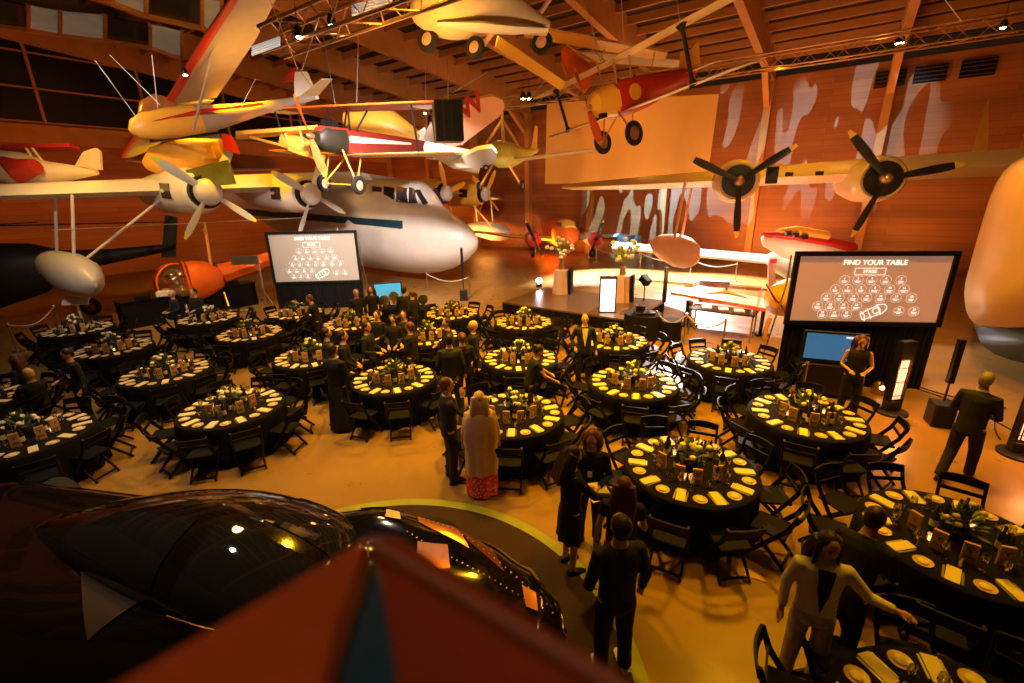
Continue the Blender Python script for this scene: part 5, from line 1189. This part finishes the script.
    # hair
    Hm=MT[hc]; g=MB()
    hell(g,(0,-.022,.030),(.088,.102,.108))
    cut=[]
    if hair=='short': hell(g,(0,-.045,-.01),(.078,.07,.085))
    elif hair=='bald': g=MB(); hell(g,(0,-.03,.0),(.083,.082,.085))
    elif hair=='bun': hell(g,(0,-.045,-.01),(.078,.07,.085)); hell(g,(0,-.12,.05),(.045,.042,.045))
    elif hair in('long','verylong'):
        Lh=.26 if hair=='long' else .42
        for q in(-.07,-.035,0,.035,.07): g.tube([HP((q,-.05,.05)),HP((q*1.25,-.085,-.06)),HP((q*1.5,-.10,-.18)),HP((q*1.3,-.11,-.10-Lh))],[.055,.055,.048,.018],8)
        for sx in(-1,1): g.tube([HP((sx*.07,.0,.04)),HP((sx*.092,.01,-.08)),HP((sx*.10,.02,-.20))],[.03,.028,.016],8)
    o=g.build('hair',Hm,T); remesh(o,.009,2)
    return T
mat_lips=mat('lip_skin',(.40,.10,.08),.45)
def at_head(px,py,H,lean=0): return atz(px,py,1.64*H/1.75)
def PP(px,py,label,face,H=1.7,**k):
    p=at_head(px,py,H); 
    ln=k.get('lean',0)
    if ln:  # keep the head where it is when the body bows
        rz=R_(face); f=V((-math.sin(rz),math.cos(rz),0)); z=.93+.70*math.cos(ln); p=atz(px,py,z*H/1.75)-f*(.70*math.sin(ln))*H/1.75
    return person(label,p,R_(face),H,**k)
# near group
PP(621,527,'man in a plain black shirt and trousers with white sneakers, back to the camera',12,1.82,tm='navy',detail=True,shoes='white',arms=('down','pocket'),nod=-.25)
PP(624,487,'woman with very long brown hair standing just beyond the man in white sneakers',-15,1.66,hair='verylong',hc='hairbrown',detail=True,sleeve='short',bottom='trousers',arms=('front','down'))
PP(572,456,'woman in a short black dress with bare legs holding papers',-75,1.70,bottom='dress',hair='long',hc='hairdark',detail=True,arms=('reach','front'),nod=.35)
PP(592,438,'dark-haired woman in black looking down with a badge, behind the bare-legged woman',165,1.66,hair='long',hc='hairbrown',detail=True,arms=('front','front'),nod=.35,extra='lanyard')
q=atz(598,492,1.0); g=MB(); g.box(q,(.30,.22,.01),Mx=Euler((.5,.1,.5)).to_matrix()); g.box(q+V((-.06,.03,.02)),(.2,.16,.01),Mx=Euler((.5,.1,.3)).to_matrix()); tag(g.build('paper_sheets',MT['white'],smooth=0),'white paper sheets held by the woman in the short black dress','papers')
# couple
PP(446,385,'man in a charcoal suit drinking from a glass beside the blonde woman',-70,1.80,top='suit',tm='suit',bm_='suit',arms=('mouth','down'),detail=True,hair='short',hc='hairbrown')
PP(479,399,'blonde woman in a beige shawl and red floral skirt, back to the camera',5,1.72,hair='long',hc='hairblonde',bottom='longskirt',bm_='redfloral',tm='beige',extra='shawl',detail=True,arms=('down','down'))
PP(585,319,'bearded man in a dark suit and pale shirt standing in front of the stage',178,1.78,top='suit',tm='suit',bm_='navy',hair='bald',hc='hairgrey',arms=('pocket','down'))
PP(538,351,'waitress in black leaning over a table with a card in hand',-80,1.68,hair='bun',lean=.25,arms=('reach','reach'),sleeve='short',nod=.3)
PP(862,341,'bare-armed curly-haired woman in black looking at her phone before the right screen',150,1.72,hair='long',hc='hairbrown',sleeve='none',arms=('front','front'),nod=.45,detail=True)
PP(986,381,'grey-haired man in a dark suit walking at the far right',-60,1.80,top='suit',tm='suit',bm_='suit',hc='hairgrey',arms=('front','front'),stance='walk',lean=.10,detail=True)
PP(829,545,'smiling woman in a cream blazer pointing at the large right table',158,1.68,top='blazer',tm='creamblazer',bm_='creamtrousers',hair='long',hc='hairdark',arms=('down','point'),detail=True,turn=.2,nod=.1)
PP(874,520,'person in black bending over the left side of the large right table',-55,1.72,hair='short',lean=.45,arms=('reach','reach'),detail=True)
PP(68,354,'person in black holding a white cup between the left tables',150,1.66,arms=('front','down'),nod=.4,detail=True,hair='bun')
p=atz(70,378,1.08); g=MB(); g.lathe([(.03,0),(.04,.09),(.036,.09),(.026,.01)],p,12); tag(g.build('cup',MT['white']),'white cup held by the person in black between the left tables','cup')
def seated(px,py,label,face,H,**k):
    p=atz(px,py,1.23*H/1.75); return person(label,p,R_(face),H,stance='sit',**k)
seated(29,374,'blonde woman in black sitting at the left edge table',70,1.70,hair='short',hc='hairblonde',arms=('reach','reach'),nod=.3)
seated(15,360,'dark-haired woman sitting beyond the blonde woman at the left edge table',110,1.70,hair='long',hc='hairbrown',arms=('front','front'))
# standing group in the middle
G='people in black gathered in the middle'
grp=[(332,350,'tall waiter in a long black apron at the near left of the group',-20,1.80,dict(bottom='longskirt',hair='short',arms=('front','front'))),
(326,333,'man in black seen in profile just behind the waiter in the long apron',-70,1.74,dict(arms=('down','front'))),
(342,336,'man in black with hands clasped right of the long-apron waiter',-75,1.76,dict(arms=('low','low'))),
(366,327,'man in black with folded hands at the left front of the group',-100,1.78,dict(arms=('front','front'))),
(377,315,'woman in black with her hair tied back, clasping hands, group centre left',165,1.70,dict(hair='bun',arms=('front','front'))),
(393,319,'woman in black looking down with hands folded, group centre',175,1.66,dict(hair='long',arms=('low','low'),nod=.3)),
(403,315,'short-haired man in black facing the camera, group centre right',-170,1.74,dict(arms=('low','low'))),
(410,327,'brown-haired person in black seen from the left, right side of the group',70,1.72,dict(hc='hairbrown',arms=('front','front'))),
(447,323,'person in black facing left beside the table right of the group',120,1.70,dict(arms=('front','down'))),
(473,326,'blond person in black facing left near the couple, farthest right',100,1.74,dict(hc='hairblonde',arms=('front','down'))),
(462,338,'person in black with brown curly hair, back turned, behind the drinking man',20,1.72,dict(hc='hairbrown',hair='bun')),
(449,340,'broad man in a black suit, back turned, behind the drinking man',5,1.80,dict(top='suit',tm='suit',bm_='suit',wide=1.08)),
(310,299,'person in black with reddish hair bending at the table below the left screen',100,1.70,dict(hc='hairbrown',arms=('reach','reach'),lean=.2)),
(356,293,'fair-haired person in black at the left end of the control desk',-150,1.68,dict(hc='hairgrey')),
(371,290,'long-haired woman in black in front of the small blue monitor',180,1.70,dict(hair='long')),
(404,290,'man in black with back turned at the right end of the control desk',-10,1.82,dict()),
(412,294,'second person in black right beside the control desk, hair brown',60,1.70,dict(hc='hairbrown')),
(388,318,'',0,1.7,None)]
for px,py,lb,fc,H,k in grp:
    if k is not None: PP(px,py,lb,fc,H,grp=G,**k)
PP(172,294,'bartender with fair hair behind the left part of the bar counter',150,1.70,hc='hairblonde',arms=('front','front'))
PP(194,292,'bartender with dark hair behind the middle of the bar counter',170,1.74,arms=('front','front'))

g=MB(); q=atz(455,382,1.62); g.lathe([(.03,0),(.034,.10),(.031,.10),(.02,.01)],q,12,(.6,0,.8)); tag(g.build('drinking_glass',MT['glass']),'glass held to the mouth of the man in the charcoal suit','glass')
